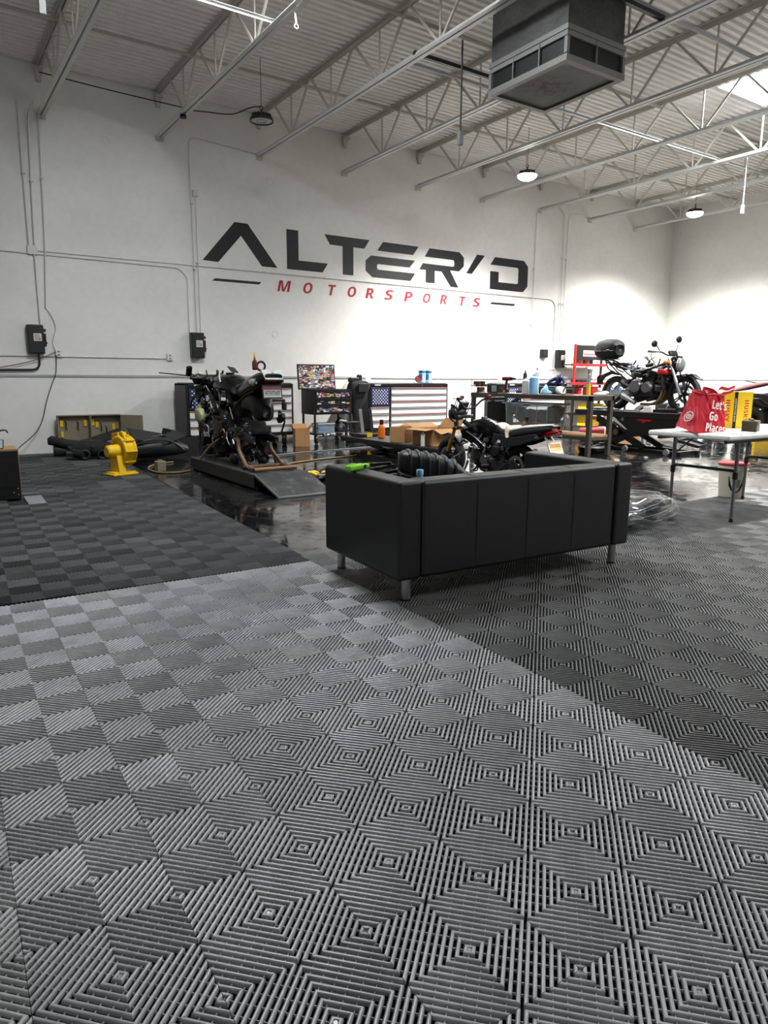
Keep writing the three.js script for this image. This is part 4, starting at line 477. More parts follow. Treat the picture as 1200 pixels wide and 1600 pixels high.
  part('hose', clutter(60, -0.2, 0.6, 0.3, 0.9, -0.18, 0.22, 0.006, 0.014), M.plastic, t); part('dark_part', lumps(26, -0.25, 0.5, 0.2, 0.8, -0.16, 0.2, 0.05, 0.13), M.black, t); part('small_fitting', lumps(14, -0.2, 0.4, 0.4, 0.78, 0.1, 0.2, 0.02, 0.05), M.engineLight, t); part('radiator', rot(bx(0.04, 0.26, 0.34, 0, 0, 0, 0.01), 0, 0, 0.2, [0.46, 0.5, 0]), M.darkSteel, t);
}
// ---------- motorcycle lifts ----------
const plateMat = mat(0x1d1d1e, 0.5, 0.2, { map: dataTex(256, (x, y) => { const n = fbm(x, y, 201, 4, 8), s = fbm(x * 1, y, 205, 3, 32); const v = 0.5 + 0.4 * (n - 0.5) + 2.2 * Math.max(0, s * 0.7 + n * 0.3 - 0.6); return [v, v, v]; }, true) }); plateMat.color.set(0x6a6a6b);
{ const t = thing('motorcycle_lift', 'lowered black motorcycle lift with a worn sloping ramp at its near end', 'lift', [0, 0, 0]); const x0 = 3.0, x1 = 3.66;
  part('platform', planar(norm(bx(x1 - x0, 0.025, 2.1, (x0 + x1) / 2, 0.15, -8.03, 0.004)), 1, 0, 2), plateMat, t);
  part('side_rail', [bx(0.03, 0.13, 2.08, x0 + 0.016, 0.08, -8.03, 0.004), bx(0.03, 0.13, 2.08, x1 - 0.016, 0.08, -8.03, 0.004)], M.black, t);
  for (const z of [-9.04, -7.02]) part('end_rail', bx(x1 - x0 - 0.04, 0.10, 0.03, (x0 + x1) / 2, 0.09, z), M.black, t);
  part('scissor_arm', [bar([x0 + 0.1, 0.05, -8.8], [x0 + 0.1, 0.12, -7.3], 0.04, 0.03), bar([x1 - 0.1, 0.12, -8.8], [x1 - 0.1, 0.05, -7.3], 0.04, 0.03)], M.darkSteel, t);
  part('base', [bx(0.5, 0.03, 1.9, (x0 + x1) / 2, FLOOR + 0.016, -8.03)], M.black, t);
  part('lift_foot', [[x0 + 0.04, -9.0], [x1 - 0.04, -9.0]].map(([x, z]) => cy(0.04, 0.05, 0.04, x, 0.005, z)), M.steel, t);
  const rl = Math.hypot(0.60, 0.165), an = Math.atan2(0.165, 0.60); const ramp = part('ramp', planar(norm(bx(x1 - x0 - 0.02, 0.02, rl, 0, 0, 0, 0.004)), 0.8, 0, 2), plateMat, t); ramp.rotation.x = an; ramp.position.set((x0 + x1) / 2, 0.075, -6.70);
  part('ramp_edge', [bx(x1 - x0 - 0.01, 0.024, 0.02, 0, 0, rl / 2, 0.004), bx(0.014, 0.026, rl, -(x1 - x0) / 2 + 0.015, 0, 0, 0.004)], M.steel, ramp);
}
{ const t = thing('motorcycle_lift', 'half-raised black motorcycle lift carrying open cardboard boxes', 'lift', [0, 0, 0]); const x0 = 5.73, x1 = 6.40, h = 0.28;
  part('platform', planar(norm(bx(x1 - x0, 0.025, 2.7, (x0 + x1) / 2, h - 0.013, -8.45, 0.004)), 1, 0, 2), plateMat, t); part('side_rail', [bx(0.03, 0.05, 2.68, x0 + 0.016, h - 0.05, -8.45, 0.004), bx(0.03, 0.05, 2.68, x1 - 0.016, h - 0.05, -8.45, 0.004)], M.black, t);
  for (const x of [x0 + 0.1, x1 - 0.1]) part('scissor_arm', [bar([x, 0.04, -9.3], [x, h - 0.05, -7.9], 0.05, 0.05), bar([x, h - 0.05, -9.3], [x, 0.04, -7.9], 0.05, 0.05)], M.black, t);
  part('base', [bx(0.05, 0.05, 2.1, x0 + 0.1, 0.01, -8.5), bx(0.05, 0.05, 2.1, x1 - 0.1, 0.01, -8.5), bx(0.6, 0.05, 0.06, (x0 + x1) / 2, 0.01, -9.5), bx(0.6, 0.05, 0.06, (x0 + x1) / 2, 0.01, -7.5)], M.black, t);
  part('hydraulic_ram', rod([(x0 + x1) / 2, 0.06, -9.0], [(x0 + x1) / 2, 0.2, -8.2], 0.03), M.gunmetal, t); part('warning_sticker', bx(0.1, 0.06, 0.004, x0 + 0.07, 0.07, -9.0), M.yellow, t);
}
{ const t = thing('motorcycle_lift', 'tall black scissor lift with red and white markings holding the naked motorcycle', 'lift', [0, 0, 0]); const x0 = 10.12, x1 = 10.82, h = 0.665, z0 = -8.75, z1 = -6.45;
  part('platform', bx(x1 - x0, 0.03, z1 - z0, (x0 + x1) / 2, h - 0.015, (z0 + z1) / 2, 0.004), M.black, t); for (const x of [x0 + 0.016, x1 - 0.016]) part('side_rail', bx(0.03, 0.075, z1 - z0, x, h - 0.06, (z0 + z1) / 2, 0.004), M.black, t);
  const side = ext([[-8.0, 0.58], [-6.6, 0.58], [-6.75, 0.40], [-7.1, 0.30], [-7.5, 0.24], [-7.75, 0.36]], 0.04, 0.004); side.rotateY(-Math.PI / 2); const s0 = part('side_plate', side.translate(x0 + 0.06, 0, 0), M.black, t);
  part('white_marking', [[[-8.0, 0.555], [-7.88, 0.555], [-7.60, 0.36], [-7.64, 0.36]]].map(o => ext(o, 0.004).rotateY(-Math.PI / 2).translate(x0 + 0.018, 0, 0)), M.paper, s0); part('red_marking', ext([[-7.46, 0.545], [-7.12, 0.545], [-7.16, 0.515], [-7.24, 0.515], [-7.29, 0.48], [-7.34, 0.515]], 0.004).rotateY(-Math.PI / 2).translate(x0 + 0.018, 0, 0), M.red, s0); part('bolt', [cy(0.03, 0.03, 0.02, x0 + 0.012, 0.53, -7.7, 12, 'x')], M.steel, s0);
  for (const x of [x0 + 0.1, x1 - 0.1]) { part('scissor_arm', [bar([x, 0.06, -8.35], [x, 0.52, -7.35], 0.06, 0.12), bar([x, 0.52, -8.3], [x, 0.06, -7.3], 0.06, 0.10)], M.black, t); }
  part('pivot', [cy(0.05, 0.05, 0.1, x0 + 0.08, 0.30, -7.85, 18, 'x')], M.copper, t); part('base', [bx(0.06, 0.06, 2.0, x0 + 0.1, 0.016, -7.6), bx(0.06, 0.06, 2.0, x1 - 0.1, 0.016, -7.6), bx(0.6, 0.06, 0.08, (x0 + x1) / 2, 0.016, -8.5), bx(0.6, 0.06, 0.08, (x0 + x1) / 2, 0.016, -6.7)], M.black, t); for (const z of [-8.4, -7.6, -6.8]) part('caster', cy(0.05, 0.05, 0.04, x0 - 0.01, 0.036, z, 20, 'x'), M.grey, t);
}
// ---------- flag-painted tool chests ----------
const starTex = canvasTex(256, 256, (c, W, H) => { c.fillStyle = '#1d2450'; c.fillRect(0, 0, W, H); c.fillStyle = '#f2f2f2'; const star = (x, y, r) => { c.beginPath(); for (let k = 0; k < 10; k++) { const a = -Math.PI / 2 + k * Math.PI / 5, q = k % 2 ? r * 0.45 : r; k ? c.lineTo(x + Math.cos(a) * q, y + Math.sin(a) * q) : c.moveTo(x + Math.cos(a) * q, y + Math.sin(a) * q); } c.closePath(); c.fill(); }; for (let j = 0; j < 9; j++) for (let i = 0; i < (j % 2 ? 5 : 6); i++) star(28 + (j % 2 ? 20 : 0) + i * 40, 30 + j * 24.5, 12); });
const starMat = mat(0xffffff, 0.4, 0, { map: starTex }), drawerMat = mat(0xd6d5d2, 0.35), lipMat = mat(0x7c7a7a, 0.35), redLip = mat(0x8f5a60, 0.4), caseMat = mat(0x131314, 0.35), sideMat = mat(0x2b2c2e, 0.5, 0.2);
function toolChest(label, x0, z1) {
  const W = 1.98, H = 0.93, D = 0.62, yb = 0.17, t = thing('tool_chest', label, 'tool chest', [x0, 0, z1], 0, 'flag-painted tool chests along the wall');
  part('case', [bx(W, 0.05, D, W / 2, yb + H - 0.025, -D / 2, 0.008), bx(0.03, H, D, 0.015, yb + H / 2, -D / 2, 0.006), bx(0.03, H, D, W - 0.015, yb + H / 2, -D / 2, 0.006), bx(W, 0.05, D, W / 2, yb + 0.025, -D / 2), bx(W, H, 0.02, W / 2, yb + H / 2, -D + 0.01), bx(0.045, H, D - 0.02, 0.50, yb + H / 2, -D / 2 - 0.01), bx(W - 0.04, 0.03, 0.04, W / 2, yb + H - 0.055, -0.03)], caseMat, t);
  part('side_panel', bx(0.012, H - 0.06, D - 0.04, -0.004, yb + H / 2, -D / 2), sideMat, t); part('top_mat', bx(W - 0.06, 0.012, D - 0.06, W / 2, yb + H + 0.004, -D / 2), M.black, t);
  const drawer = (xa, xb, ya, yc, m, lip) => { const w = xb - xa - 0.012, h = yc - ya - 0.01, d = part('drawer', bx(w, h, 0.03, (xa + xb) / 2, (ya + yc) / 2, -0.008, 0.004), m, t); part('drawer_handle', bx(w, 0.018, 0.022, (xa + xb) / 2, yc - 0.013, 0.013, 0.006), lip, d); return d; };
  const y0 = yb + 0.055, y1 = yb + H - 0.075;
  const flag = part('flag_panel', bx(0.455, 0.36, 0.03, 0.262, y1 - 0.185, -0.008, 0.004), caseMat, t, 'dark blue panel with white stars'); part('star_print', decal(0.43, 0.34, 0.262, y1 - 0.185, 0.0085), starMat, flag);
  for (let k = 0; k < 3; k++) drawer(0.033, 0.478, y1 - 0.375 - (k + 1) * 0.142, y1 - 0.375 - k * 0.142 - 0.004, drawerMat, k % 2 ? lipMat : redLip);
  const n = 6, hh = (y1 - y0) / n; for (let k = 0; k < n; k++) drawer(0.525, W - 0.033, y0 + k * hh, y0 + (k + 1) * hh, drawerMat, k % 2 ? redLip : lipMat);
  part('lock', cy(0.012, 0.012, 0.01, 1.3, yb + H - 0.038, 0.004, 14, 'z'), M.steel, t); part('badge', bx(0.14, 0.025, 0.004, 0.2, yb + H - 0.03, 0.003), M.lightGrey, t);
  part('side_handle', tube([[W + 0.002, yb + 0.65, -0.18], [W + 0.05, yb + 0.65, -0.2], [W + 0.05, yb + 0.65, -0.42], [W + 0.002, yb + 0.65, -0.44]], 0.012), M.black, t);
  for (const [x, z] of [[0.15, -0.1], [W - 0.15, -0.1], [0.15, -D + 0.1], [W - 0.15, -D + 0.1]]) { const c = part('caster', cy(0.065, 0.065, 0.045, x, 0.05, z, 24, 'x'), M.rubber, t); part('caster_fork', [bx(0.07, 0.03, 0.08, x, 0.15, z), bx(0.006, 0.11, 0.05, x - 0.028, 0.10, z), bx(0.006, 0.11, 0.05, x + 0.028, 0.10, z)], M.steel, c); }
  return t;
}
toolChest('flag-painted tool chest behind the dismantled motorcycle, grey side showing', 3.83, -11.62);
toolChest('flag-painted tool chest with cans on top, between the sticker cart and the workbench', 7.46, -11.62);
toolChest('flag-painted tool chest half hidden behind the clear tote and workbench', 11.10, -11.62);

// ---------- sticker-covered tool cart ----------
const stickers = (w, h, n, sd) => canvasTex(w, h, (c, W, H) => { c.fillStyle = '#101012'; c.fillRect(0, 0, W, H); let s = sd; const r = () => (s = (s * 16807) % 2147483647) / 2147483647; const cols = ['#e8e6e0', '#d9d6d2', '#c7343e', '#7fa9c9', '#e3c24a', '#6e2530', '#efefef', '#d8a0b0', '#2f4f86', '#8c8f96', '#c9b48a', '#f0f0ee']; for (let k = 0; k < n; k++) { const x = r() * W, y = r() * H, ww = 14 + r() * 46, hh = 9 + r() * 20; c.fillStyle = cols[Math.floor(r() * cols.length)]; if (r() < 0.25) { c.beginPath(); c.ellipse(x, y, ww / 2, hh / 2, 0, 0, 6.283); c.fill(); } else c.fillRect(x - ww / 2, y - hh / 2, ww, hh); c.strokeStyle = '#1a1a1d'; c.lineWidth = 1.5; c.strokeRect(x - ww / 2, y - hh / 2, ww, hh); c.fillStyle = r() < 0.6 ? '#55555c' : '#a03a44'; c.fillRect(x - ww * 0.34, y - 1.5, ww * (0.3 + r() * 0.35), 3); } });
{ const t = thing('tool_cart', 'black tool cart with an upright lid covered in colourful stickers', 'tool cart', [6.05, 0, -11.45]); const W = 0.80, D = 0.5;
  const lid = part('lid', rot(bx(W, 0.47, 0.03, 0, 0, 0, 0.008), -0.10, 0, 0, [W / 2 - 0.02, 1.22, -0.42]), M.black, t); part('sticker_print', rot(decal(W - 0.05, 0.42, 0, 0, 0.0165), -0.10, 0, 0, [W / 2 - 0.02, 1.22, -0.42]), mat(0xffffff, 0.4, 0, { map: stickers(512, 288, 330, 77) }), lid);
  part('frame', [[0.02, -0.02], [W - 0.02, -0.02], [0.02, -D + 0.02], [W - 0.02, -D + 0.02]].map(([x, z]) => bx(0.035, 0.93, 0.035, x + 0.1, 0.53, z, 0.006)).concat([bx(W, 0.02, D, W / 2 + 0.1, 0.985, -D / 2), bx(W, 0.02, D, W / 2 + 0.1, 0.54, -D / 2), bx(W, 0.03, D, W / 2 + 0.1, 0.17, -D / 2), bx(0.012, 0.43, D, 0.1, 0.76, -D / 2), bx(0.012, 0.43, D, W + 0.1, 0.76, -D / 2), bx(W, 0.43, 0.012, W / 2 + 0.1, 0.76, -D)]), M.black, t);
  for (let k = 0; k < 3; k++) { const d = part('drawer', bx(W - 0.06, 0.125, 0.03, W / 2 + 0.1, 0.90 - k * 0.14, -0.005, 0.005), M.black, t); part('drawer_print', decal(W - 0.1, k === 1 ? 0.06 : 0.09, W / 2 + 0.1, 0.892 - k * 0.14, 0.0115), mat(0xffffff, 0.4, 0, { map: stickers(384, 64, k === 1 ? 16 : 44, 31 + k * 7) }), d); part('drawer_handle', bx(W - 0.08, 0.014, 0.018, W / 2 + 0.1, 0.957 - k * 0.14, 0.016, 0.004), M.darkSteel, d); }
  const sk = part('lower_panel', bx(W - 0.04, 0.07, 0.02, W / 2 + 0.1, 0.155, 0.005, 0.005), M.black, t); part('panel_print', decal(W - 0.1, 0.055, W / 2 + 0.1, 0.157, 0.016), mat(0xffffff, 0.4, 0, { map: stickers(384, 40, 20, 91) }), sk);
  for (const x of [0.16, W + 0.04]) for (const z of [-0.05, -D + 0.05]) part('caster', cy(0.055, 0.055, 0.035, x, 0.04, z, 20, 'x'), M.rubber, t);
}
{ const t = thing('storage_tub', 'small clear tub with a blue bag on the lower shelf of the sticker cart', 'tub', [6.42, 0.187, -11.6]); const clear = new THREE.MeshPhysicalMaterial({ color: 0xdfe8ef, roughness: 0.25, transmission: 0.85, thickness: 0, side: THREE.DoubleSide }); part('tub', [bx(0.34, 0.17, 0.006, 0, 0.085, 0.12), bx(0.34, 0.17, 0.006, 0, 0.085, -0.12), bx(0.006, 0.17, 0.24, 0.17, 0.085, 0), bx(0.006, 0.17, 0.24, -0.17, 0.085, 0), bx(0.34, 0.006, 0.24, 0, 0.004, 0)], clear, t); part('rim', [bx(0.36, 0.02, 0.02, 0, 0.172, 0.125), bx(0.36, 0.02, 0.02, 0, 0.172, -0.125), bx(0.02, 0.02, 0.25, 0.175, 0.172, 0), bx(0.02, 0.02, 0.25, -0.175, 0.172, 0)], M.lightGrey, t); part('blue_bag', sp(0.11, -0.02, 0.085, 0.0, 1.2, 0.6, 0.8), M.blue, t); }
single('paint_sprayer', 'dark metal tool with a white handle lying on the lower cart shelf', 'tool', [rod([6.68, 0.25, -11.7], [6.88, 0.42, -11.75], 0.05), rod([6.72, 0.24, -11.6], [6.84, 0.42, -11.75], 0.03), bx(0.14, 0.1, 0.16, 6.80, 0.24, -11.66, 0.02), rod([6.85, 0.3, -11.6], [6.95, 0.22, -11.56], 0.022)], M.gunmetal);
{ const t = thing('cardboard_box', 'tall open cardboard box on the black floor beside the sticker cart', 'box', [5.82, FLOOR, -11.35], -0.3); const w = 0.26, h = 0.31, d = 0.26; part('box', [bx(w, h, 0.006, 0, h / 2, d / 2), bx(w, h, 0.006, 0, h / 2, -d / 2), bx(0.006, h, d, w / 2, h / 2, 0), bx(0.006, h, d, -w / 2, h / 2, 0), bx(w, 0.006, d, 0, 0.004, 0)], M.card, t); part('flap', rot(bx(0.12, 0.005, d, 0.06, 0, 0), 0, 0, 0.7, [w / 2, h, 0]), M.cardIn, t); part('flap', rot(bx(0.10, 0.005, d, -0.05, 0, 0), 0, 0, -0.6, [-w / 2, h, 0]), M.cardIn, t); part('flap', rot(bx(w, 0.005, 0.1, 0, 0, -0.05), 0.9, 0, 0, [0, h, -d / 2]), M.cardIn, t); }
// things hung and stood between the cart and the second chest
{ const t = thing('equipment_stand', 'dark equipment stand hung with black cloth and a small white tag', 'stand', [7.16, 0, -11.58]); part('post', [bx(0.08, 0.95, 0.08, 0, 0.5, 0, 0.01), bx(0.36, 0.04, 0.34, 0, 0.006, 0, 0.01)], M.black, t); part('cloth', loft([[0.45, 0.10, 0.06], [0.62, 0.2, 0.12], [0.8, 0.34, 0.18], [0.98, 0.46, 0.2], [1.08, 0.48, 0.2], [1.14, 0.36, 0.16], [1.16, 0.1, 0.08]].map(([y, w, h], i) => superRing(0.05 - 0.03 * (i % 2) - (1.1 - y) * 0.12, y, 0, w, h, 18, 3.2, 'y'))), M.blackMatte, t); part('grip', [bx(0.09, 0.14, 0.08, 0.05, 1.2, 0, 0.02), bx(0.2, 0.09, 0.12, -0.08, 1.17, 0, 0.02)], M.black, t); part('white_tag', bx(0.12, 0.09, 0.01, 0.2, 1.18, 0.08, 0.003), M.paper, t); part('screen', [bx(0.22, 0.16, 0.03, 0.06, 1.02, 0.125, 0.006)], M.gunmetal, t); }
single('curved_shield', 'white curved panel leaning between the sticker lid and the black cloth', 'panel', [loft([[-0.16, 0.04, 0.02], [-0.08, 0.16, 0.04], [0.04, 0.2, 0.05], [0.14, 0.14, 0.04], [0.2, 0.04, 0.02]].map(([y, w, h]) => superRing(y * 0.5, y, 0, w, h, 16, 2.4, 'y'))), bx(0.03, 1.0, 0.03, 0, -0.5, -0.03), bx(0.2, 0.03, 0.2, 0, -0.98, 0)], M.paper, [7.10, 0.98, -11.9]);
const canTex = sd => canvasTex(128, 128, (c, W, H) => { c.fillStyle = '#9fc3dc'; c.fillRect(0, 0, W, H); c.fillStyle = '#2f6ca8'; c.fillRect(0, 0, W, 26); c.fillStyle = '#c22e3a'; c.fillRect(20 + sd * 10, 40, 50, 44); c.fillStyle = '#eef4f8'; c.fillRect(28 + sd * 10, 52, 34, 10); c.fillStyle = '#2f6ca8'; c.fillRect(90, 36, 26, 60); });
[[8.96, 'pale blue can on the tool chest, nearer the flat red tin', 0], [9.13, 'pale blue can on the tool chest, farther from the flat red tin', 1]].forEach(([x, l, s]) => { const t = thing('solvent_can', l, 'can', [x, 1.112, -11.9], 0, 'cans on the tool chest'); part('can', cy(0.078, 0.078, 0.245, 0, 0.125, 0, 28), mat(0xffffff, 0.35, 0.2, { map: canTex(s) }), t); part('rim', [to(0.077, 0.005, 0, 0.248, 0, 'y'), to(0.077, 0.005, 0, 0.005, 0, 'y')], M.steel, t); part('lid', cy(0.05, 0.05, 0.012, 0, 0.253, 0, 20), M.steel, t); });
single('solvent_tin', 'round flat dark red tin leaning against the blue cans', 'tin', [rot(cy(0.075, 0.07, 0.02, 0, 0, 0, 24), 1.4, 0, 0), rot(to(0.07, 0.008, 0, 0, 0, 'y'), 1.4, 0, 0, [0, 0, 0.012])], M.redDark, [8.83, 1.19, -11.86]);

// ---------- things on the half-raised lift ----------
function cardBox(label, p, turn, w, h, d, flaps) { const t = thing('cardboard_box', label, 'box', p, turn); part('box', [bx(w, h, 0.006, 0, h / 2, d / 2), bx(w, h, 0.006, 0, h / 2, -d / 2), bx(0.006, h, d, w / 2, h / 2, 0), bx(0.006, h, d, -w / 2, h / 2, 0), bx(w, 0.006, d, 0, 0.004, 0)], M.card, t); for (const f of flaps) { const g = f[0] === 'x' ? rot(bx(f[2], 0.005, d, f[1] * f[2] / 2, 0, 0), 0, 0, f[3] * f[1], [f[1] * w / 2, h, 0]) : rot(bx(w, 0.005, f[2], 0, 0, f[1] * f[2] / 2), -f[3] * f[1], 0, 0, [0, h, f[1] * d / 2]); part('flap', g, M.cardIn, t); } return t; }
cardBox('closed-looking cardboard box on the raised lift, nearer the orange bottle', [5.95, 0.283, -8.36], 0.35, 0.27, 0.22, 0.26, [['x', 1, 0.12, 0.3]]);
cardBox('open cardboard box on the raised lift with flaps folded outward', [6.12, 0.283, -7.78], 0.05, 0.48, 0.23, 0.44, [['x', 1, 0.18, 0.75], ['z', 1, 0.16, -0.35], ['x', -1, 0.15, -0.1], ['z', -1, 0.17, 0.3]]);
single('white_canister', 'small white and black canister at the mouth of the open cardboard box', 'canister', [cy(0.03, 0.03, 0.16, 0, 0.08, 0, 20), cy(0.02, 0.012, 0.03, 0, 0.175, 0, 16)], M.paper, [5.80, 0.283, -7.66]);
{ const t = thing('oil_bottle', 'orange bottle with a black cap standing on the raised lift', 'bottle', [6.02, 0.283, -9.02]); part('bottle', lathe([[0, 0], [0.05, 0.002], [0.055, 0.014], [0.055, 0.16], [0.046, 0.19], [0.03, 0.205], [0.03, 0.215], [0, 0.215]], 24), M.orange, t); part('cap', cy(0.032, 0.028, 0.07, 0, 0.25, 0, 20), M.black, t); }
{ const t = thing('wheel_chock', 'upright metal wheel chock with two leaning side plates on the raised lift', 'wheel chock', [5.98, 0.283, -9.45]); part('base', bx(0.34, 0.05, 0.3, 0, 0.026, 0, 0.006), M.black, t); part('side_plate', rot(bx(0.06, 0.40, 0.014, 0, 0.2, 0, 0.004), 0, 0, 0.14, [-0.06, 0.04, 0.05]), M.alu, t); part('side_plate', rot(bx(0.06, 0.40, 0.014, 0, 0.2, 0, 0.004), 0, 0, 0.14, [0.12, 0.04, 0.05]), M.gunmetal, t); part('warning_sticker', bx(0.1, 0.07, 0.004, 0.0, 0.035, 0.153), M.yellow, t); }
{ const t = thing('vise_base', 'dark metal frame piece standing at the far end of the raised lift', 'frame', [5.92, 0.283, -9.72]); part('frame', [bx(0.04, 0.2, 0.04, -0.12, 0.1, 0, 0.005), bx(0.04, 0.2, 0.04, 0.06, 0.1, 0, 0.005), bx(0.26, 0.03, 0.12, -0.03, 0.21, 0, 0.01)], M.gunmetal, t); part('grip', rod([-0.12, 0.23, 0], [-0.24, 0.25, 0], 0.018), M.lightGrey, t); }

// ---------- workbench, its shelf and the clutter on it ----------
const BX0 = 8.78, BX1 = 9.34, BZ0 = -10.12, BZ1 = -7.28, BH = 0.945;
{ const t = thing('workbench', 'long dark steel workbench with a worn wooden lower shelf', 'workbench', [0, 0, 0]); const W = BX1 - BX0, L = BZ1 - BZ0, xm = (BX0 + BX1) / 2, zm = (BZ0 + BZ1) / 2, iron = mat(0x4b453f, 0.55, 0.3);
  part('top_frame', [bx(0.05, 0.075, L, BX0 + 0.025, BH - 0.04, zm, 0.004), bx(0.05, 0.075, L, BX1 - 0.025, BH - 0.04, zm, 0.004), bx(W, 0.075, 0.05, xm, BH - 0.04, BZ1 - 0.025, 0.004), bx(W, 0.075, 0.05, xm, BH - 0.04, BZ0 + 0.025, 0.004)], iron, t); part('benchtop', bx(W - 0.01, 0.02, L - 0.01, xm, BH - 0.005, zm, 0.004), mat(0x6d6257, 0.6, 0.2), t);
  for (const x of [BX0 + 0.04, BX1 - 0.04]) for (const z of [BZ0 + 0.04, BZ1 - 0.04]) part('leg', bx(0.07, BH - 0.06, 0.07, x, (BH - 0.06) / 2 + FLOOR / 2, z, 0.006), iron, t);
  part('shelf_frame', [bx(0.04, 0.05, L - 0.1, BX0 + 0.04, 0.27, zm), bx(0.04, 0.05, L - 0.1, BX1 - 0.04, 0.27, zm), bx(W - 0.1, 0.05, 0.04, xm, 0.27, BZ1 - 0.04)], iron, t); const n = 4; for (let k = 0; k < n; k++) part('shelf_board', bx((W - 0.06) / n - 0.006, 0.03, L - 0.06, BX0 + 0.03 + (W - 0.06) / n * (k + 0.5), 0.31, zm, 0.004), k % 2 ? M.wood : mat(0xa8815a, 0.7), t); }
{ const t = thing('storage_tote', 'big clear plastic tote of dark parts on the shelf under the workbench', 'tote', [9.03, 0.327, -8.70]); const clear = new THREE.MeshPhysicalMaterial({ color: 0xe2e8ea, roughness: 0.18, transmission: 0.85, thickness: 0, side: THREE.DoubleSide }); const w = 0.42, d = 1.2, h = 0.46;
  const ring = (y, k) => superRing(0, y, 0, w * k, d * k, 28, 7, 'y'); const g = (() => { const rings = [ring(0.0, 0.9), ring(0.02, 0.92), ring(h - 0.03, 0.99), ring(h, 1.0)]; const n = 28, pos = [], idx = []; rings.forEach(r => r.forEach(p => pos.push(...p))); for (let i = 0; i + 1 < rings.length; i++) for (let k = 0; k < n; k++) { const a = i * n + k, b = i * n + (k + 1) % n; idx.push(a, a + n, b, b, a + n, b + n); } const q = new THREE.BufferGeometry(); q.setAttribute('position', new THREE.Float32BufferAttribute(pos, 3)); q.setIndex(idx); q.computeVertexNormals(); return q; })(); part('tub', g, clear, t);
  part('rim', [bx(0.03, 0.03, d, -w / 2, h - 0.005, 0, 0.008), bx(0.03, 0.03, d, w / 2, h - 0.005, 0, 0.008), bx(w, 0.03, 0.03, 0, h - 0.005, -d / 2, 0.008), bx(w, 0.03, 0.03, 0, h - 0.005, d / 2, 0.008)], mat(0x8d9499, 0.4), t);
  part('rib', Array.from({ length: 5 }, (_, k) => bx(0.008, h - 0.06, 0.02, -w / 2 + 0.006, h / 2, -d * 0.4 + k * d * 0.2)), clear, t);
  part('dark_parts', [...lumps(26, -0.11, 0.11, 0.08, 0.34, -0.46, 0.46, 0.12, 0.2), bx(0.34, 0.05, 0.86, 0, 0.03, 0, 0.01)], M.blackMatte, t); part('red_part', [bx(0.14, 0.10, 0.42, -0.10, 0.10, 0.22, 0.03), bx(0.1, 0.06, 0.3, -0.12, 0.05, -0.2, 0.02)], mat(0xa63a2a, 0.5), t, 'red plastic pieces'); part('yellow_part', sp(0.05, -0.14, 0.1, -0.1), M.yellow, t); part('blue_bag', [bx(0.2, 0.08, 0.3, -0.05, 0.44, -0.3, 0.03)], M.lightBlue, t); part('paper', rot(bx(0.16, 0.006, 0.12, 0, 0, 0), 0.2, 0, 0.5, [-0.06, 0.49, -0.42]), M.paper, t); }
single('speaker_box', 'tall black box with rounded corners standing under the far end of the bench', 'box', [bx(0.36, 0.46, 0.36, 0, 0.23, 0, 0.03), bx(0.012, 0.38, 0.28, -0.182, 0.23, 0, 0.005), cy(0.1, 0.09, 0.012, -0.19, 0.16, 0, 24, 'x'), cy(0.05, 0.045, 0.012, -0.19, 0.34, 0, 24, 'x')], M.blackMatte, [9.04, 0.327, -9.58]);
{ const t = thing('bench_vise', 'dark brown bench vise clamped at the far end of the workbench', 'vise', [8.9, BH + 0.006, -9.98]); const vm = mat(0x4a2a26, 0.5, 0.3); part('base', [cy(0.09, 0.07, 0.04, 0, 0.02, 0, 20), bx(0.14, 0.06, 0.09, 0, 0.07, 0, 0.015)], vm, t); part('jaw', [bx(0.06, 0.10, 0.14, -0.1, 0.16, 0, 0.012), bx(0.07, 0.10, 0.14, 0.02, 0.16, 0, 0.012), bx(0.26, 0.05, 0.07, 0.02, 0.13, 0, 0.012)], vm, t); part('screw', [rod([-0.1, 0.13, 0], [-0.24, 0.13, 0], 0.013), rod([-0.22, 0.04, 0], [-0.22, 0.24, 0], 0.007), sp(0.012, -0.22, 0.04, 0), sp(0.012, -0.22, 0.24, 0)], M.steel, t); }
single('hanging_strap', 'thin dark strap hanging beside the bench vise', 'strap', tube([[8.75, 1.10, -9.98], [8.74, 0.95, -9.97], [8.745, 0.78, -9.98]], 0.005), M.redDark);
{ const t = thing('cordless_drill', 'dark red cordless drill with a yellow battery standing on the bench', 'drill', [8.86, BH + 0.006, -9.22]); part('body', [rod([0, 0.255, -0.12], [0, 0.255, 0.08], 0.036, 0.036, 18), rod([0, 0.25, -0.02], [0.0, 0.07, -0.06], 0.022, 0.026, 14)], M.redDark, t); part('chuck', rod([0, 0.255, 0.08], [0, 0.255, 0.18], 0.028, 0.015, 16), M.black, t); part('battery', [bx(0.085, 0.07, 0.13, 0, 0.04, -0.06, 0.012)], M.black, t); part('battery_panel', bx(0.088, 0.045, 0.07, 0, 0.035, -0.05, 0.008), M.yellow, t); }
{ const t = thing('parts_drawer', 'low dark drawer box with a pale front at the far end of the bench', 'box', [8.94, BH + 0.006, -9.57]); part('box', bx(0.22, 0.16, 0.3, 0, 0.08, 0, 0.01), M.gunmetal, t); part('front', bx(0.008, 0.11, 0.13, -0.112, 0.075, 0.03, 0.003), M.lightGrey, t); }
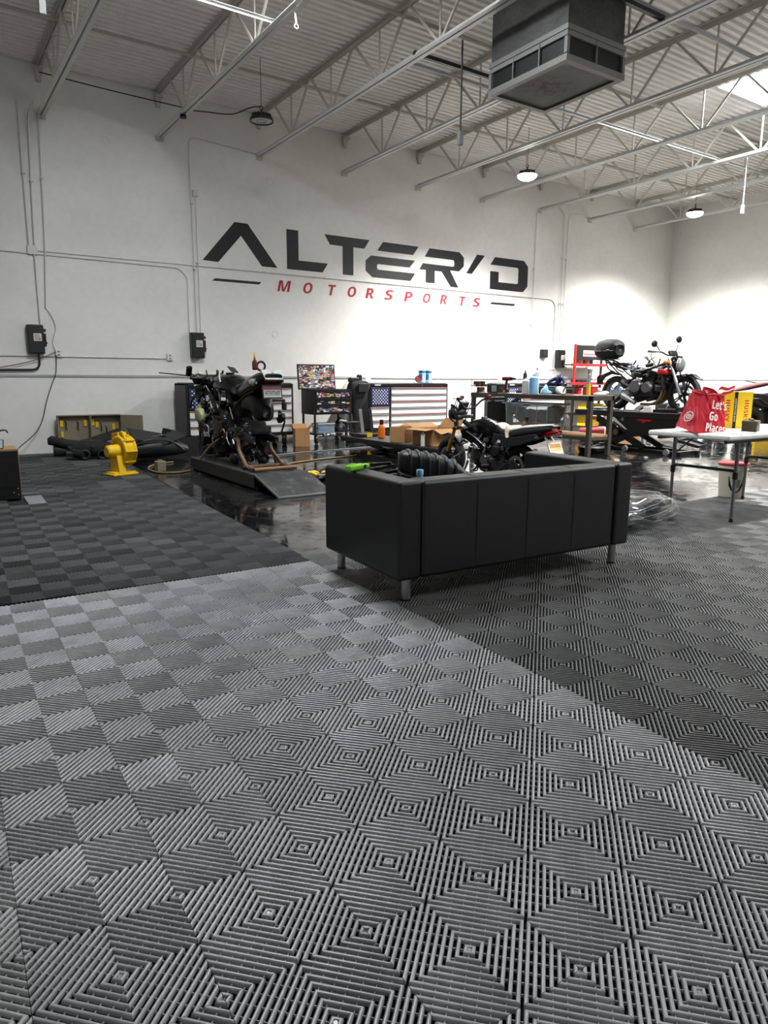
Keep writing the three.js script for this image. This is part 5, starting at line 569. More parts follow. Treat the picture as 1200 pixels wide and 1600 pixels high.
single('clear_jug', 'cloudy clear jug standing behind the cordless drill', 'jug', [lathe([[0, 0], [0.10, 0.002], [0.105, 0.02], [0.105, 0.2], [0.07, 0.26], [0.04, 0.28], [0.04, 0.31], [0, 0.31]], 24)], new THREE.MeshPhysicalMaterial({ color: 0xe8eef0, roughness: 0.35, transmission: 0.7, thickness: 0, side: THREE.DoubleSide }), [9.22, BH + 0.006, -9.75]);
{ const t = thing('socket_tray', 'blue and white rack of sockets lying along the bench behind the drill', 'tray', [9.14, BH + 0.006, -9.02]); part('tray', bx(0.12, 0.05, 0.42, 0, 0.025, 0, 0.006), M.navy, t); part('socket', Array.from({ length: 10 }, (_, k) => cy(0.016, 0.016, 0.05, -0.02, 0.075, -0.18 + k * 0.04, 12)), M.steel, t); }
const spray = (label, x, z, h, r, m, cap) => { const t = thing('spray_bottle', label, 'bottle', [x, BH + 0.006, z]); part('bottle', lathe([[0, 0], [r, 0.002], [r, h * 0.78], [r * 0.85, h * 0.86], [r * 0.35, h * 0.9], [r * 0.35, h * 0.94], [0, h * 0.94]], 22), m, t); part('cap', [cy(r * 0.4, r * 0.3, h * 0.07, 0, h * 0.965, 0, 16)], cap, t); return t; };
spray('tall narrow dark bottle with a yellow label and black pump on the bench', 8.98, -8.92, 0.40, 0.035, M.plastic, M.black); spray('squat white bottle just before the blue one on the bench', 8.9, -8.82, 0.27, 0.062, M.paper, M.lightGrey); spray('tall pale blue bottle standing on the middle of the bench', 8.93, -8.66, 0.33, 0.072, M.lightBlue, M.lightBlue); spray('white trigger bottle behind the pale blue bottle', 9.2, -8.85, 0.44, 0.045, M.paper, M.grey);
{ const t = thing('black_case', 'flat black case lying on the bench under the blue bundle', 'case', [9.14, BH + 0.006, -8.35]); part('case', bx(0.3, 0.13, 0.5, 0, 0.065, 0, 0.015), M.black, t); part('lid_seam', bx(0.305, 0.01, 0.505, 0, 0.09, 0, 0.004), M.grey, t); }
single('blue_bundle', 'dark blue rolled straps heaped on the black case', 'bundle', [rot(to(0.09, 0.03, 0, 0, 0, 'z', 24), 0.3, 0.8, 0, [0, 0.10, 0.06]), rot(to(0.08, 0.03, 0, 0, 0, 'z', 24), 0.9, 0.2, 0.3, [0, 0.07, -0.08]), sp(0.1, 0, 0.04, 0, 1, 0.5, 1.5), tube([[0, 0.08, 0.12], [-0.05, 0.14, 0.2], [-0.08, 0.04, 0.3], [-0.1, 0.02, 0.34]], 0.025)], mat(0x1c2350, 0.7), [9.12, BH + 0.14, -8.36]);
single('shop_towel', 'crumpled pale blue shop towel on the front edge of the bench', 'towel', [loft([[0.0, 0.2, 0.22], [0.03, 0.19, 0.24], [0.07, 0.12, 0.14], [0.12, 0.05, 0.08], [0.16, 0.015, 0.03]].map(([y, w, h], i) => superRing(0.02 * Math.sin(i * 2), y, 0.03 * Math.sin(i * 3), w, h, 16, 1.6, 'y')))], mat(0x8fc0dc, 0.85), [8.9, BH + 0.006, -8.35]);
{ const t = thing('metal_scoop', 'grey metal scoop leaning on its side along the bench', 'scoop', [8.95, BH + 0.006, -8.05]); part('bowl', loft([[-0.2, 0.05, 0.02], [-0.1, 0.13, 0.08], [0.02, 0.16, 0.12], [0.14, 0.16, 0.13], [0.2, 0.13, 0.12]].map(([x, w, h]) => superRing(x, h / 2 + 0.005, 0, w, h, 18, 2.4))).rotateY(0.9), M.alu, t); part('handle', rod([-0.14, 0.04, 0.16], [-0.26, 0.1, 0.3], 0.014), M.steel, t); }
{ const t = thing('spray_can', 'tall can with silver top and yellow lower half on the near end of the bench', 'can', [8.92, BH + 0.006, -7.46]); part('can', cy(0.034, 0.034, 0.17, 0, 0.085, 0, 24), mat(0xd9b51e, 0.35), t); part('upper_can', [cy(0.034, 0.03, 0.15, 0, 0.245, 0, 24), cy(0.03, 0.02, 0.02, 0, 0.33, 0, 20)], M.alu, t); part('cap', cy(0.026, 0.024, 0.06, 0, 0.37, 0, 20), M.grey, t); }
{ const t = thing('red_box', 'small red tin on the near end of the bench', 'box', [9.15, BH + 0.006, -7.62]); part('tin', bx(0.14, 0.12, 0.2, 0, 0.06, 0, 0.012), M.red, t); part('lid', bx(0.145, 0.02, 0.205, 0, 0.125, 0, 0.006), M.redDark, t); }
single('bench_rag', 'crumpled white rag on the near end of the bench', 'rag', [sp(0.1, 0, 0.02, 0, 1.2, 0.3, 1.0, 18), sp(0.06, 0.05, 0.04, 0.05, 1.2, 0.5, 1.0, 14)], M.paper, [9.14, BH + 0.003, -7.4]);
single('bench_pliers', 'red handled pliers lying near the middle of the bench', 'pliers', [rod([8.84, BH + 0.014, -7.95], [8.86, BH + 0.014, -7.78], 0.009), rod([8.88, BH + 0.014, -7.95], [8.86, BH + 0.014, -7.78], 0.009), bx(0.03, 0.014, 0.06, 8.86, BH + 0.014, -7.74, 0.005)], M.red);

// ---------- red shelf unit against the wall ----------
{ const t = thing('shelf_unit', 'tall red and black steel shelf unit with a printed header plate against the wall', 'shelf', [13.80, 0, -12.02]); const W = 1.0, D = 0.28, H = 2.06;
  for (const x of [0, W]) for (const z of [0, -D]) { part('post', bx(0.05, 1.08, 0.05, x, 0.54 + FLOOR / 2, z, 0.004), M.black, t); if (z === 0) part('post', bx(0.05, H - 1.08, 0.05, x, (H + 1.08) / 2, z, 0.004), x === 0 && z === 0 ? M.red : M.black, t, x === 0 && z === 0 ? 'red upper post' : undefined); }
  const hd = part('header', bx(W - 0.05, 0.36, 0.02, W / 2, H - 0.2, 0.01, 0.005), M.black, t); part('header_print', decal(0.5, 0.15, W / 2 + 0.02, H - 0.22, 0.0215), mat(0xffffff, 0.4, 0, { map: canvasTex(192, 64, (c, W_, H_) => { c.fillStyle = '#e9a8ac'; c.fillRect(0, 0, W_, H_); c.fillStyle = '#f6f0ee'; c.fillRect(6, 6, W_ - 12, 20); c.fillStyle = '#c8323c'; for (let i = 0; i < 7; i++) c.fillRect(14 + i * 24, 32, 16, 20); }) }), hd);
  for (const y of [0.35, 0.78, 1.10, 1.56]) { const s = part('shelf', bx(W + 0.3, 0.03, D + 0.04, W / 2, y, -D / 2, 0.003), M.woodDark, t); part('shelf_lip', [bx(W + 0.32, 0.07, 0.02, W / 2, y - 0.005, 0.03, 0.004)], y > 1 ? M.red : M.black, s); } }
const shelfThings = [[13.72, 0.07, 0.24, M.tan, 'tall tan bottle on the upper red shelf'], [13.88, 0.055, 0.20, M.cream, 'cream jar on the upper red shelf'], [14.02, 0.05, 0.24, M.red, 'red bottle on the upper red shelf'], [14.14, 0.05, 0.2, M.white, 'white bottle on the upper red shelf'], [14.27, 0.06, 0.23, M.blue, 'blue bottle on the upper red shelf']];
for (const [x, r, h, m, l] of shelfThings) { const t = thing('chemical_bottle', l, 'bottle', [x + 0.28, 1.577, -12.15]); part('bottle', lathe([[0, 0], [r, 0.002], [r, h * 0.75], [r * 0.4, h * 0.9], [0, h * 0.9]], 18), m, t); part('cap', cy(r * 0.42, r * 0.38, h * 0.14, 0, h * 0.95, 0, 14), M.black, t); }
single('flat_case', 'flat black case on the middle red shelf', 'case', [bx(0.5, 0.08, 0.2, 0, 0.04, 0, 0.015), rod([-0.08, 0.045, 0.11], [0.08, 0.045, 0.11], 0.012)], M.black, [14.23, 1.117, -12.17]);
{ const t = thing('gas_can', 'red fuel can on the lower red shelf', 'can', [14.18, 0.797, -12.16]); part('can', bx(0.28, 0.22, 0.2, 0, 0.11, 0, 0.04), M.red, t); part('spout', rod([0.08, 0.2, 0], [0.14, 0.28, 0.02], 0.02), M.black, t); part('handle', tube([[-0.1, 0.21, 0], [-0.06, 0.265, 0], [0.02, 0.265, 0], [0.06, 0.21, 0]], 0.014), M.red, t); }
// ---------- bin rack beyond the bench ----------
{ const t = thing('bin_rack', 'open steel rack of coloured storage bins between the bench and the tall lift', 'rack', [11.95, 0, -10.0]); const W = 1.25, D = 0.4; for (const x of [0, W]) for (const z of [0, -D]) part('post', bx(0.035, 1.0, 0.035, x, 0.49, z, 0.004), M.darkSteel, t); for (const y of [0.2, 0.48, 0.84]) part('rack_shelf', bx(W + 0.03, 0.025, D, W / 2, y, -D / 2, 0.003), M.darkSteel, t); }
function bin(label, x, y, m, w = 0.26, h = 0.16, d = 0.3) { const t = thing('storage_bin', label, 'bin', [x, y, -10.17], 0); part('tray', [bx(w, 0.008, d, 0, 0.005, 0), bx(0.008, h, d, -w / 2, h / 2, 0), bx(0.008, h, d, w / 2, h / 2, 0), bx(w, h, 0.008, 0, h / 2, -d / 2), bx(w, h * 0.6, 0.008, 0, h * 0.3, d / 2), bx(w, 0.02, 0.02, 0, h * 0.6, d / 2 + 0.006)], m, t); part('contents', lumps(5, -w * 0.25, w * 0.25, h * 0.35, h * 0.6, -d * 0.25, d * 0.25, 0.04, 0.09), M.gunmetal, t); return t; }
bin('blue storage bin on the top shelf of the bin rack', 12.86, 0.853, M.blue, 0.42, 0.17); bin('clear-grey storage bin beside the blue one on the rack', 12.35, 0.853, M.lightGrey, 0.46, 0.16); bin('large yellow storage bin on the second shelf of the bin rack', 12.27, 0.493, M.yellow, 0.46, 0.19); bin('smaller yellow storage bin at the end of the second rack shelf', 12.80, 0.493, M.yellow, 0.36, 0.14); bin('yellow storage bin on the lowest shelf of the bin rack', 12.2, 0.213, M.yellow, 0.34, 0.2);
single('white_bottle', 'white bottle standing among metal cups on the lowest rack shelf', 'bottle', [lathe([[0, 0], [0.06, 0.002], [0.06, 0.17], [0.03, 0.2], [0.03, 0.23], [0, 0.23]], 18)], M.paper, [12.72, 0.213, -10.12]);
[12.45, 12.57, 12.87, 13.0].forEach((x, i) => single('metal_cup', ['shiny metal cup right beside the yellow bin on the lowest rack shelf', 'shiny metal cup just before the white bottle on the lowest rack shelf', 'shiny metal cup just past the white bottle on the lowest rack shelf', 'shiny metal cup at the far end of the lowest rack shelf'][i], 'cup', lathe([[0, 0], [0.045, 0.002], [0.05, 0.08], [0.045, 0.08], [0.04, 0.01], [0, 0.01]], 18), M.steel, [x, 0.213, -10.08]));
single('brown_carton', 'brown carton behind the tall lift with a heap of blue hose on it', 'box', [bx(0.4, 0.3, 0.3, 0, 0.15, 0, 0.004), bx(0.05, 0.002, 0.3, 0, 0.302, 0), bx(0.41, 0.012, 0.004, 0, 0.2, 0.152)], M.card, [11.4, FLOOR, -8.55]);
single('blue_hose_heap', 'heap of bright blue hose on the brown carton behind the tall lift', 'hose', Array.from({ length: 5 }, (_, k) => rot(to(0.12 - k * 0.012, 0.016, 0, 0, 0, 'y', 24), 0.2 * k, 0.1, 0.15 * (k - 2), [0, 0.03 * k, 0.02 * k])), M.blue, [11.42, 0.29, -8.53]);
single('red_tool_bag', 'dark red bag on the floor beneath the tall lift', 'bag', [bx(0.5, 0.26, 0.3, 0, 0.13, 0, 0.06), rod([-0.14, 0.28, 0], [0.14, 0.28, 0], 0.015), rod([-0.14, 0.24, 0], [-0.14, 0.28, 0], 0.012), rod([0.14, 0.24, 0], [0.14, 0.28, 0], 0.012)], mat(0x7a1a20, 0.7), [11.35, FLOOR, -9.35]);
single('drain_pan', 'low black oil pan on the floor under the bench end', 'pan', lathe([[0, 0], [0.2, 0.002], [0.24, 0.09], [0.25, 0.09], [0.21, -0.004], [0, -0.006]], 28), M.black, [9.45, FLOOR + 0.008, -7.75]);
{ const t = thing('floor_jack', 'low dark floor jack on the floor beneath the tall lift', 'jack', [10.0, FLOOR, -8.0], 0.4); part('frame', [bx(0.5, 0.05, 0.05, 0, 0.06, -0.09, 0.01), bx(0.5, 0.05, 0.05, 0, 0.06, 0.09, 0.01), bx(0.1, 0.08, 0.2, 0.2, 0.07, 0, 0.01)], M.gunmetal, t); part('jack_wheel', [[-0.22, -0.12], [-0.22, 0.12], [0.22, -0.12], [0.22, 0.12]].map(([x, z]) => cy(0.04, 0.04, 0.03, x, 0.04, z, 18, 'z')), M.steel, t); part('jack_handle', rod([0.2, 0.1, 0], [0.6, 0.16, 0], 0.014), M.lightGrey, t); }
// ---------- folding table, bag, boxes and bucket at the near side ----------
const legMat = mat(0x6c6c6d, 0.4, 0.4);
const TX = 5.435, TZ = -3.095, TH = 0.757;
{ const t = thing('folding_table', 'white folding table with telescoping grey metal legs', 'table', [TX, 0, TZ]); const L = 1.83, D = 0.76, h = TH;
  const top = part('tabletop', bx(L, 0.045, D, L / 2, h - 0.0225, -D / 2, 0.018), mat(0xefede8, 0.45), t); part('fold_seam', bx(0.006, 0.047, D, L / 2, h - 0.0225, -D / 2), M.grey, top);
  part('underframe', [bx(L - 0.14, 0.03, 0.025, L / 2, h - 0.06, -0.07), bx(L - 0.14, 0.03, 0.025, L / 2, h - 0.06, -D + 0.07)], M.gunmetal, t);
  for (const x of [0.295, L - 0.295]) { for (const z of [-0.085, -D + 0.085]) { const l = part('leg', [rod([x, 0.38, z], [x, h - 0.05, z], 0.0165), rod([x, 0.0, z], [x, 0.40, z], 0.0135)], legMat, t); part('collar', rod([x, 0.37, z], [x, 0.43, z], 0.022), M.black, l); part('foot_cap', rod([x, 0, z], [x, 0.03, z], 0.0165), M.black, l); }
    part('crossbar', rod([x, 0.44, -0.085], [x, 0.44, -D + 0.085], 0.013), M.gunmetal, t); part('leg_brace', [bar([x, h - 0.22, -0.085], [x + (x < 1 ? 0.14 : -0.14), h - 0.05, -0.2], 0.012), bar([x, h - 0.22, -D + 0.085], [x + (x < 1 ? 0.14 : -0.14), h - 0.05, -D + 0.2], 0.012)], M.darkSteel, t); }
}
const bagMat = mat(0xcb0e28, 0.6, 0, { bumpMap: leatherBump, bumpScale: 0.0015 });
{ const t = thing('tote_bag', 'red shopping tote bag with white lettering and a round emblem on the white table', 'bag', [5.42, TH, -3.38]); const W = 0.44, D = 0.24, H = 0.35;
  // corners at the foot and the crumpled mouth: front left, front right, back right, back left
  const rings = []; const foot = [[0.0, 0.0, 0.0], [W, 0.0, 0.0], [W, 0.0, -D], [0.07, 0.05, -D]], mouth = [[0.15, H - 0.03, -0.04], [W - 0.02, H - 0.04, -0.03], [W + 0.02, H - 0.01, -D + 0.03], [0.24, H + 0.0, -D + 0.02]];
  const S = 9; for (let i = 0; i <= 8; i++) { const f = i / 8, r = []; for (let e = 0; e < 4; e++) for (let k = 0; k < S; k++) { const g = k / S, a = foot[e], b = foot[(e + 1) % 4], c = mouth[e], d = mouth[(e + 1) % 4]; const bul = Math.sin(f * Math.PI) * Math.sin(g * Math.PI) * (e % 2 ? -0.03 : 0.012), wr = 0.006 * Math.sin(k * 2.7 + i * 1.9 + e) * Math.sin(f * 3.1); const p = [0, 1, 2].map(q => (a[q] * (1 - g) + b[q] * g) * (1 - f) + (c[q] * (1 - g) + d[q] * g) * f); if (e === 0) p[2] += bul + wr; if (e === 2) p[2] -= bul + wr; if (e === 1) p[0] += bul * -0.5 + wr; if (e === 3) p[0] -= bul + wr; if (i === 8) p[1] += 0.012 * Math.sin(k * 1.7 + e * 2); r.push(p); } rings.push(r); }
  part('bag_body', (() => { const n = 4 * S, pos = [], idx = []; rings.forEach(r => r.forEach(p => pos.push(...p))); for (let i = 0; i < 8; i++) for (let k = 0; k < n; k++) { const a = i * n + k, b = i * n + (k + 1) % n; idx.push(a, b, a + n, b, b + n, a + n); } const c = pos.length / 3; pos.push(W / 2, 0.003, -D / 2); for (let k = 0; k < n; k++) idx.push(c, (k + 1) % n, k); const g = new THREE.BufferGeometry(); g.setAttribute('position', new THREE.Float32BufferAttribute(pos, 3)); g.setIndex(idx); return (() => { const q = g.toNonIndexed(); q.computeVertexNormals(); return q; })(); })(), bagMat, t);
  part('bag_rim', [tube([[0.15, H - 0.03, -0.04], [0.28, H - 0.03, -0.025], [W - 0.02, H - 0.04, -0.03], [W + 0.02, H - 0.01, -D + 0.03], [0.34, H, -D + 0.01], [0.24, H, -D + 0.02]], 0.006, true)], bagMat, t);
  const strap = pts => { const c = new THREE.CatmullRomCurve3(pts.map(p => V(...p))), P = c.getPoints(24), pos = [], idx = []; P.forEach((p, i) => { pos.push(p.x, p.y - 0.014, p.z, p.x, p.y + 0.014, p.z + 0.006); if (i) { const a = 2 * i - 2; idx.push(a, a + 1, a + 2, a + 1, a + 3, a + 2); } }); const g = new THREE.BufferGeometry(); g.setAttribute('position', new THREE.Float32BufferAttribute(pos, 3)); g.setIndex(idx); g.computeVertexNormals(); return g; };
  part('handle', strap([[0.16, H - 0.08, -0.018], [0.15, H + 0.0, -0.06], [0.2, H + 0.02, -0.10], [0.32, H - 0.01, -0.06], [0.33, H - 0.08, -0.012]]), bagMat, t); part('handle', strap([[W - 0.06, H - 0.05, -0.09], [W + 0.02, H + 0.02, -0.10], [W + 0.14, H + 0.01, -0.10], [W + 0.25, H + 0.03, -0.10], [W + 0.27, H + 0.0, -0.12], [W + 0.12, H - 0.035, -0.14], [W, H - 0.06, -0.16]]), bagMat, t);
  // lettering cut from thin sheet, laid on the front of the bag
  const ink = mat(0xf3eeea, 0.6), put = (s, size, x, y, z) => { const g = text(s, size, 0.003); g.applyMatrix4(new THREE.Matrix4().makeShear(0, 0, 0.12, 0, 0, 0)); g.rotateZ(-0.11); g.rotateX(-0.09); return g.translate(x, y, z); };
  part('lettering', [put("Let's", 0.072, 0.185, 0.205, 0.004), put('Go', 0.072, 0.145, 0.11, 0.012), put('Places', 0.072, 0.10, 0.018, 0.014)], ink, t);
  const ring = (a, b, w) => { const s = new THREE.Shape(); s.absellipse(0, 0, a, b, 0, Math.PI * 2); const h = new THREE.Path(); h.absellipse(0, 0, a - w, b - w, 0, Math.PI * 2); s.holes.push(h); return new THREE.ExtrudeGeometry(s, { depth: 0.003, bevelEnabled: false, curveSegments: 20 }); };
  part('emblem', [ring(0.046, 0.046, 0.007), ring(0.03, 0.021, 0.006), ring(0.012, 0.024, 0.005), ring(0.024, 0.010, 0.005).translate(0, 0.012, 0)].map(g => { const al = V(0.07, 0.05, -D).normalize(), up = V(0.16, 0.32, -0.04), X = al.clone().negate(), n = X.clone().cross(up).normalize(), Y = n.clone().cross(X); return g.applyMatrix4(new THREE.Matrix4().makeBasis(X, Y, n).setPosition(0.082 + n.x * 0.022, 0.125 + n.y * 0.022, -0.115 + n.z * 0.022)); }), ink, t);
}
{ const yel = '#f0c918', huskyFace = (w, flip) => canvasTex(160, 320, (c, W, H) => { c.fillStyle = yel; c.fillRect(0, 0, W, H); c.save(); c.translate(W * (flip ? 0.6 : 0.42), H * 0.52); c.rotate(Math.PI / 2); c.fillStyle = '#c22418'; c.font = 'bold 62px sans-serif'; c.textAlign = 'center'; c.textBaseline = 'middle'; c.fillText('HUSKY', 0, 0); c.restore(); if (flip) return; c.fillStyle = '#141414'; c.fillRect(flip ? 4 : W - 34, 0, 30, H); c.save(); c.translate(flip ? 19 : W - 19, H * 0.5); c.rotate(Math.PI / 2); c.fillStyle = '#f2f2ee'; c.font = 'bold 22px sans-serif'; c.textAlign = 'center'; c.textBaseline = 'middle'; c.fillText('CONTRACTOR BAGS', 0, 0); c.restore(); });
  const t = thing('yellow_carton', 'bright yellow carton of bags with red lettering down its faces behind the tote bag', 'box', [6.42, TH, -3.62], -0.27); const w = 0.17, d = 0.2, h = 0.335; part('carton', bx(w, h, d, 0, h / 2, 0, 0.003), mat(0xe9c21a, 0.5), t); part('front_print', decal(w, h, 0, h / 2, d / 2 + 0.0008), mat(0xffffff, 0.5, 0, { map: huskyFace(w, true) }), t); part('side_print', decal(d, h, -w / 2 - 0.0008, h / 2, 0, -Math.PI / 2), mat(0xffffff, 0.5, 0, { map: huskyFace(d, false) }), t); part('flap', rot(bx(w, 0.003, 0.09, 0, 0, 0.045), 0.9, 0, 0, [0, h, -d / 2]), M.tan, t); }
{ const t = thing('metal_case', 'small olive brown metal case on the table in front of the yellow carton', 'case', [6.08, TH, -3.28], 0.35); part('case', bx(0.18, 0.075, 0.12, 0, 0.0375, 0, 0.008), mat(0x4b4636, 0.45, 0.4), t); part('lid', bx(0.184, 0.025, 0.124, 0, 0.082, 0, 0.006), mat(0x574f3c, 0.45, 0.4), t); part('clasp', bx(0.03, 0.03, 0.006, -0.03, 0.07, 0.063, 0.002), M.steel, t); part('red_tool', rot(bx(0.10, 0.02, 0.03, 0, 0, 0, 0.006), 0, 0.4, 0.1, [0, 0.10, 0]), M.redDark, t); }
single('paper_sheet', 'loose white papers on the table in front of the tote bag', 'paper', [rot(bx(0.30, 0.003, 0.21, 0, 0, 0), 0, 0.12, 0, [0, 0.002, 0]), rot(bx(0.28, 0.003, 0.20, 0, 0, 0), 0.0, -0.1, 0, [0.02, 0.006, 0])], M.paper, [5.75, TH, -3.22]);
{ const t = thing('bucket', 'white bucket with a red lid and black shield emblem behind the table', 'bucket', [7.03, 0, -3.93]); part('pail', lathe([[0, 0.0], [0.115, 0.0], [0.12, 0.006], [0.138, 0.28], [0.146, 0.285], [0.146, 0.30], [0.14, 0.305], [0.142, 0.345], [0.136, 0.345]], 40), mat(0xd8cfbf, 0.5), t); part('lid', lathe([[0, 0.362], [0.13, 0.362], [0.15, 0.356], [0.152, 0.34], [0.147, 0.335]], 40), M.red, t);
  const sh = [[-0.075, 0.075], [0, 0.09], [0.075, 0.075], [0.07, -0.02], [0.045, -0.07], [0, -0.10], [-0.045, -0.07], [-0.07, -0.02]]; const wrap = g => { const p = g.attributes.position; for (let i = 0; i < p.count; i++) { const a = p.getX(i) / 0.13, r = 0.131 + p.getZ(i) + p.getY(i) * 0.06; p.setXYZ(i, Math.sin(a) * r, p.getY(i) + 0.15, Math.cos(a) * r); } g.computeVertexNormals(); g.rotateY(-0.75); return g; };
  const sheet = (pts, dep) => { const s = shp(pts); const g = new THREE.ExtrudeGeometry(s, { depth: dep, bevelEnabled: false }); return g; }; part('shield_emblem', wrap(sheet(sh, 0.003)), M.black, t); part('shield_face', [wrap(sheet([[-0.03, 0.04], [0.03, 0.04], [0.034, 0.0], [0.02, -0.04], [-0.02, -0.04], [-0.034, 0.0]], 0.0045)), wrap(bx(0.1, 0.012, 0.009).rotateZ(0.7)), wrap(bx(0.1, 0.012, 0.009).rotateZ(-0.7))], M.grey, t); part('handle', tube([[-0.14, 0.29, 0.02], [-0.10, 0.2, 0.11], [0.0, 0.17, 0.145], [0.10, 0.2, 0.11], [0.14, 0.29, 0.02]], 0.003), M.steel, t); }
// plastic bag of dark cushions
const cushion = (name, label, p, s, ry) => { const g = new THREE.SphereGeometry(1, 32, 20), q = g.attributes.position; for (let i = 0; i < q.count; i++) { const x = q.getX(i), y = q.getY(i), z = q.getZ(i), f = (v, e) => Math.sign(v) * Math.abs(v) ** e; q.setXYZ(i, f(x, 0.6) * s[0] * (1 + 0.02 * Math.sin(z * 9)), f(y, 0.75) * s[1] * (1 + 0.10 * Math.sin(x * 9 + z * 4)), f(z, 0.6) * s[2]); } g.computeVertexNormals(); return single(name, label, 'cushion', g, mat(0x4c4d52, 0.7, 0, { bumpMap: leatherBump, bumpScale: 0.001 }), p, ry); };
cushion('cushion', 'dark folded cushion in the clear plastic bag, next to the sofa', [4.74, 0.10, -3.66], [0.33, 0.09, 0.22], 0.2); cushion('cushion', 'dark cushion at the tied end of the clear plastic bag', [5.32, 0.105, -3.80], [0.24, 0.085, 0.24], 0.45);
{ const g = new THREE.SphereGeometry(1, 110, 70), q = g.attributes.position, f = (v, e) => Math.sign(v) * Math.abs(v) ** e; for (let i = 0; i < q.count; i++) { const x = q.getX(i), y = q.getY(i), z = q.getZ(i); const n = fbm((x * 0.6 + z * 0.25 + 2) / 4, (z + y * 0.7 + 2) / 4, 301, 3, 10), rg = 1 - Math.abs(n - 0.5) * 4; const k = 1 + 0.10 * rg + 0.06 * (fbm((x + 2) / 4, (z + 2) / 4, 305, 3, 5) - 0.5); const tail = x > 0.5 ? 1 - (x - 0.5) * 1.5 : 1; q.setXYZ(i, f(x, 0.75) * 0.62 * (1 + 0.03 * rg) + (x > 0.6 ? (x - 0.6) * 0.75 : 0), Math.max(0.004, 0.105 + f(y, 0.8) * 0.118 * k * tail - (x > 0.6 ? (x - 0.6) * 0.08 : 0)), f(z, 0.7) * 0.33 * k * tail); } g.computeVertexNormals();
  const pb = single('plastic_bag', 'clear crinkled plastic bag full of dark cushions on the tiles beside the sofa', 'bag', g, new THREE.MeshPhysicalMaterial({ color: 0xffffff, roughness: 0.07, transmission: 1, thickness: 0, ior: 1.9, side: THREE.DoubleSide }), [5.02, 0.0, -3.72], 0.22);
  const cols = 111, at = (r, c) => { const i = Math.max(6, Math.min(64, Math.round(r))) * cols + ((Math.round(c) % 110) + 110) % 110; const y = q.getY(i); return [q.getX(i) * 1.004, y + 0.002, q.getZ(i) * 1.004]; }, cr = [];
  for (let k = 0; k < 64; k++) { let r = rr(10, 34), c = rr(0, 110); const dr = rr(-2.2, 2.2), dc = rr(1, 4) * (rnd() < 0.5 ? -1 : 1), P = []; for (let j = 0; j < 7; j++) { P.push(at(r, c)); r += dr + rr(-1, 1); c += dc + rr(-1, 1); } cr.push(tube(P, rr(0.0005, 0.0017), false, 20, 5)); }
  part('crease_glint', cr, mat(0xd5d8da, 0.15), pb, 'bright reflection streaks along the film folds, put in as pale tubes'); part('tied_corner', [tube([[0.62, 0.1, 0.0], [0.74, 0.07, 0.01], [0.86, 0.04, 0.03]], 0.006), tube([[0.55, 0.05, 0.14], [0.7, 0.04, 0.08], [0.86, 0.04, 0.03]], 0.003), tube([[0.5, 0.17, -0.1], [0.68, 0.11, -0.04], [0.86, 0.04, 0.03]], 0.003)], mat(0xe8eaec, 0.2), pb); }  // the film's bright reflection streaks are put in as thin pale tubes
// ---------- things on the sofa ----------
{ const t = thing('engine_cover', 'ribbed black plastic engine cover resting on the sofa seat', 'engine part', [2.68, 0.42, -3.44], -0.5); t.scale.setScalar(0.88);
  const sec = [[-0.24, 0.14, 0.12, 0.30], [-0.2, 0.25, 0.20, 0.28], [-0.08, 0.30, 0.24, 0.25], [0.08, 0.30, 0.23, 0.22], [0.19, 0.26, 0.19, 0.19], [0.24, 0.16, 0.11, 0.17]]; part('shell', loft(sec.map(([x, w, h, y]) => superRing(x, y, 0, w, h, 24, 4))), M.plastic, t);
  for (let k = 0; k < 6; k++) { const x = -0.17 + k * 0.064; let i = 0; while (i < 4 && sec[i + 1][0] < x) i++; const f = (x - sec[i][0]) / (sec[i + 1][0] - sec[i][0]), g = q => sec[i][q] + (sec[i + 1][q] - sec[i][q]) * f; part('rib', loft([-0.014, -0.009, 0.009, 0.014].map((d, j) => superRing(x + d, g(3), 0, g(1) + (j % 3 ? 0.022 : -0.004), g(2) + (j % 3 ? 0.022 : -0.004), 24, 4))), M.plastic, t); }
  part('flange', rot(bx(0.5, 0.02, 0.36, 0, 0, 0, 0.01), 0, 0, -0.24, [0, 0.17, 0]), M.black, t); part('outlet', [rod([0.22, 0.18, 0], [0.36, 0.12, 0.02], 0.06, 0.055, 18), bx(0.3, 0.08, 0.26, 0.0, 0.06, 0, 0.02)], M.black, t); }
{ const t = thing('inspection_light', 'bright green handheld light lying on the sofa arm', 'light', [2.105, 0.668, -3.43], 0.35); part('body', [bx(0.15, 0.035, 0.045, 0, 0.02, 0, 0.014), bx(0.05, 0.03, 0.04, 0.09, 0.02, 0.006, 0.012)], M.green, t); part('hinge', cy(0.012, 0.012, 0.05, 0.068, 0.02, 0, 14, 'z'), M.black, t); part('clip', bx(0.06, 0.006, 0.02, -0.03, 0.04, 0, 0.003), M.green, t); }
{ const t = thing('metal_bracket', 'bundle of grey metal brackets heaped on the sofa seat beside the ribbed cover', 'bracket', [2.42, 0.57, -3.66]); part('bars', [bar([-0.18, 0.05, 0.0], [0.15, 0.07, -0.04], 0.02), bar([-0.1, 0.03, 0.06], [0.18, 0.05, 0.02], 0.018), bar([-0.05, 0.08, -0.08], [0.06, 0.10, 0.06], 0.02), bar([0.0, 0.02, -0.05], [0.0, -0.14, -0.05], 0.03), bx(0.2, 0.02, 0.14, 0.02, 0.02, 0, 0.006)], M.gunmetal, t); part('foot', bx(0.2, 0.02, 0.2, 0, -0.135, 0, 0.006), M.gunmetal, t); }
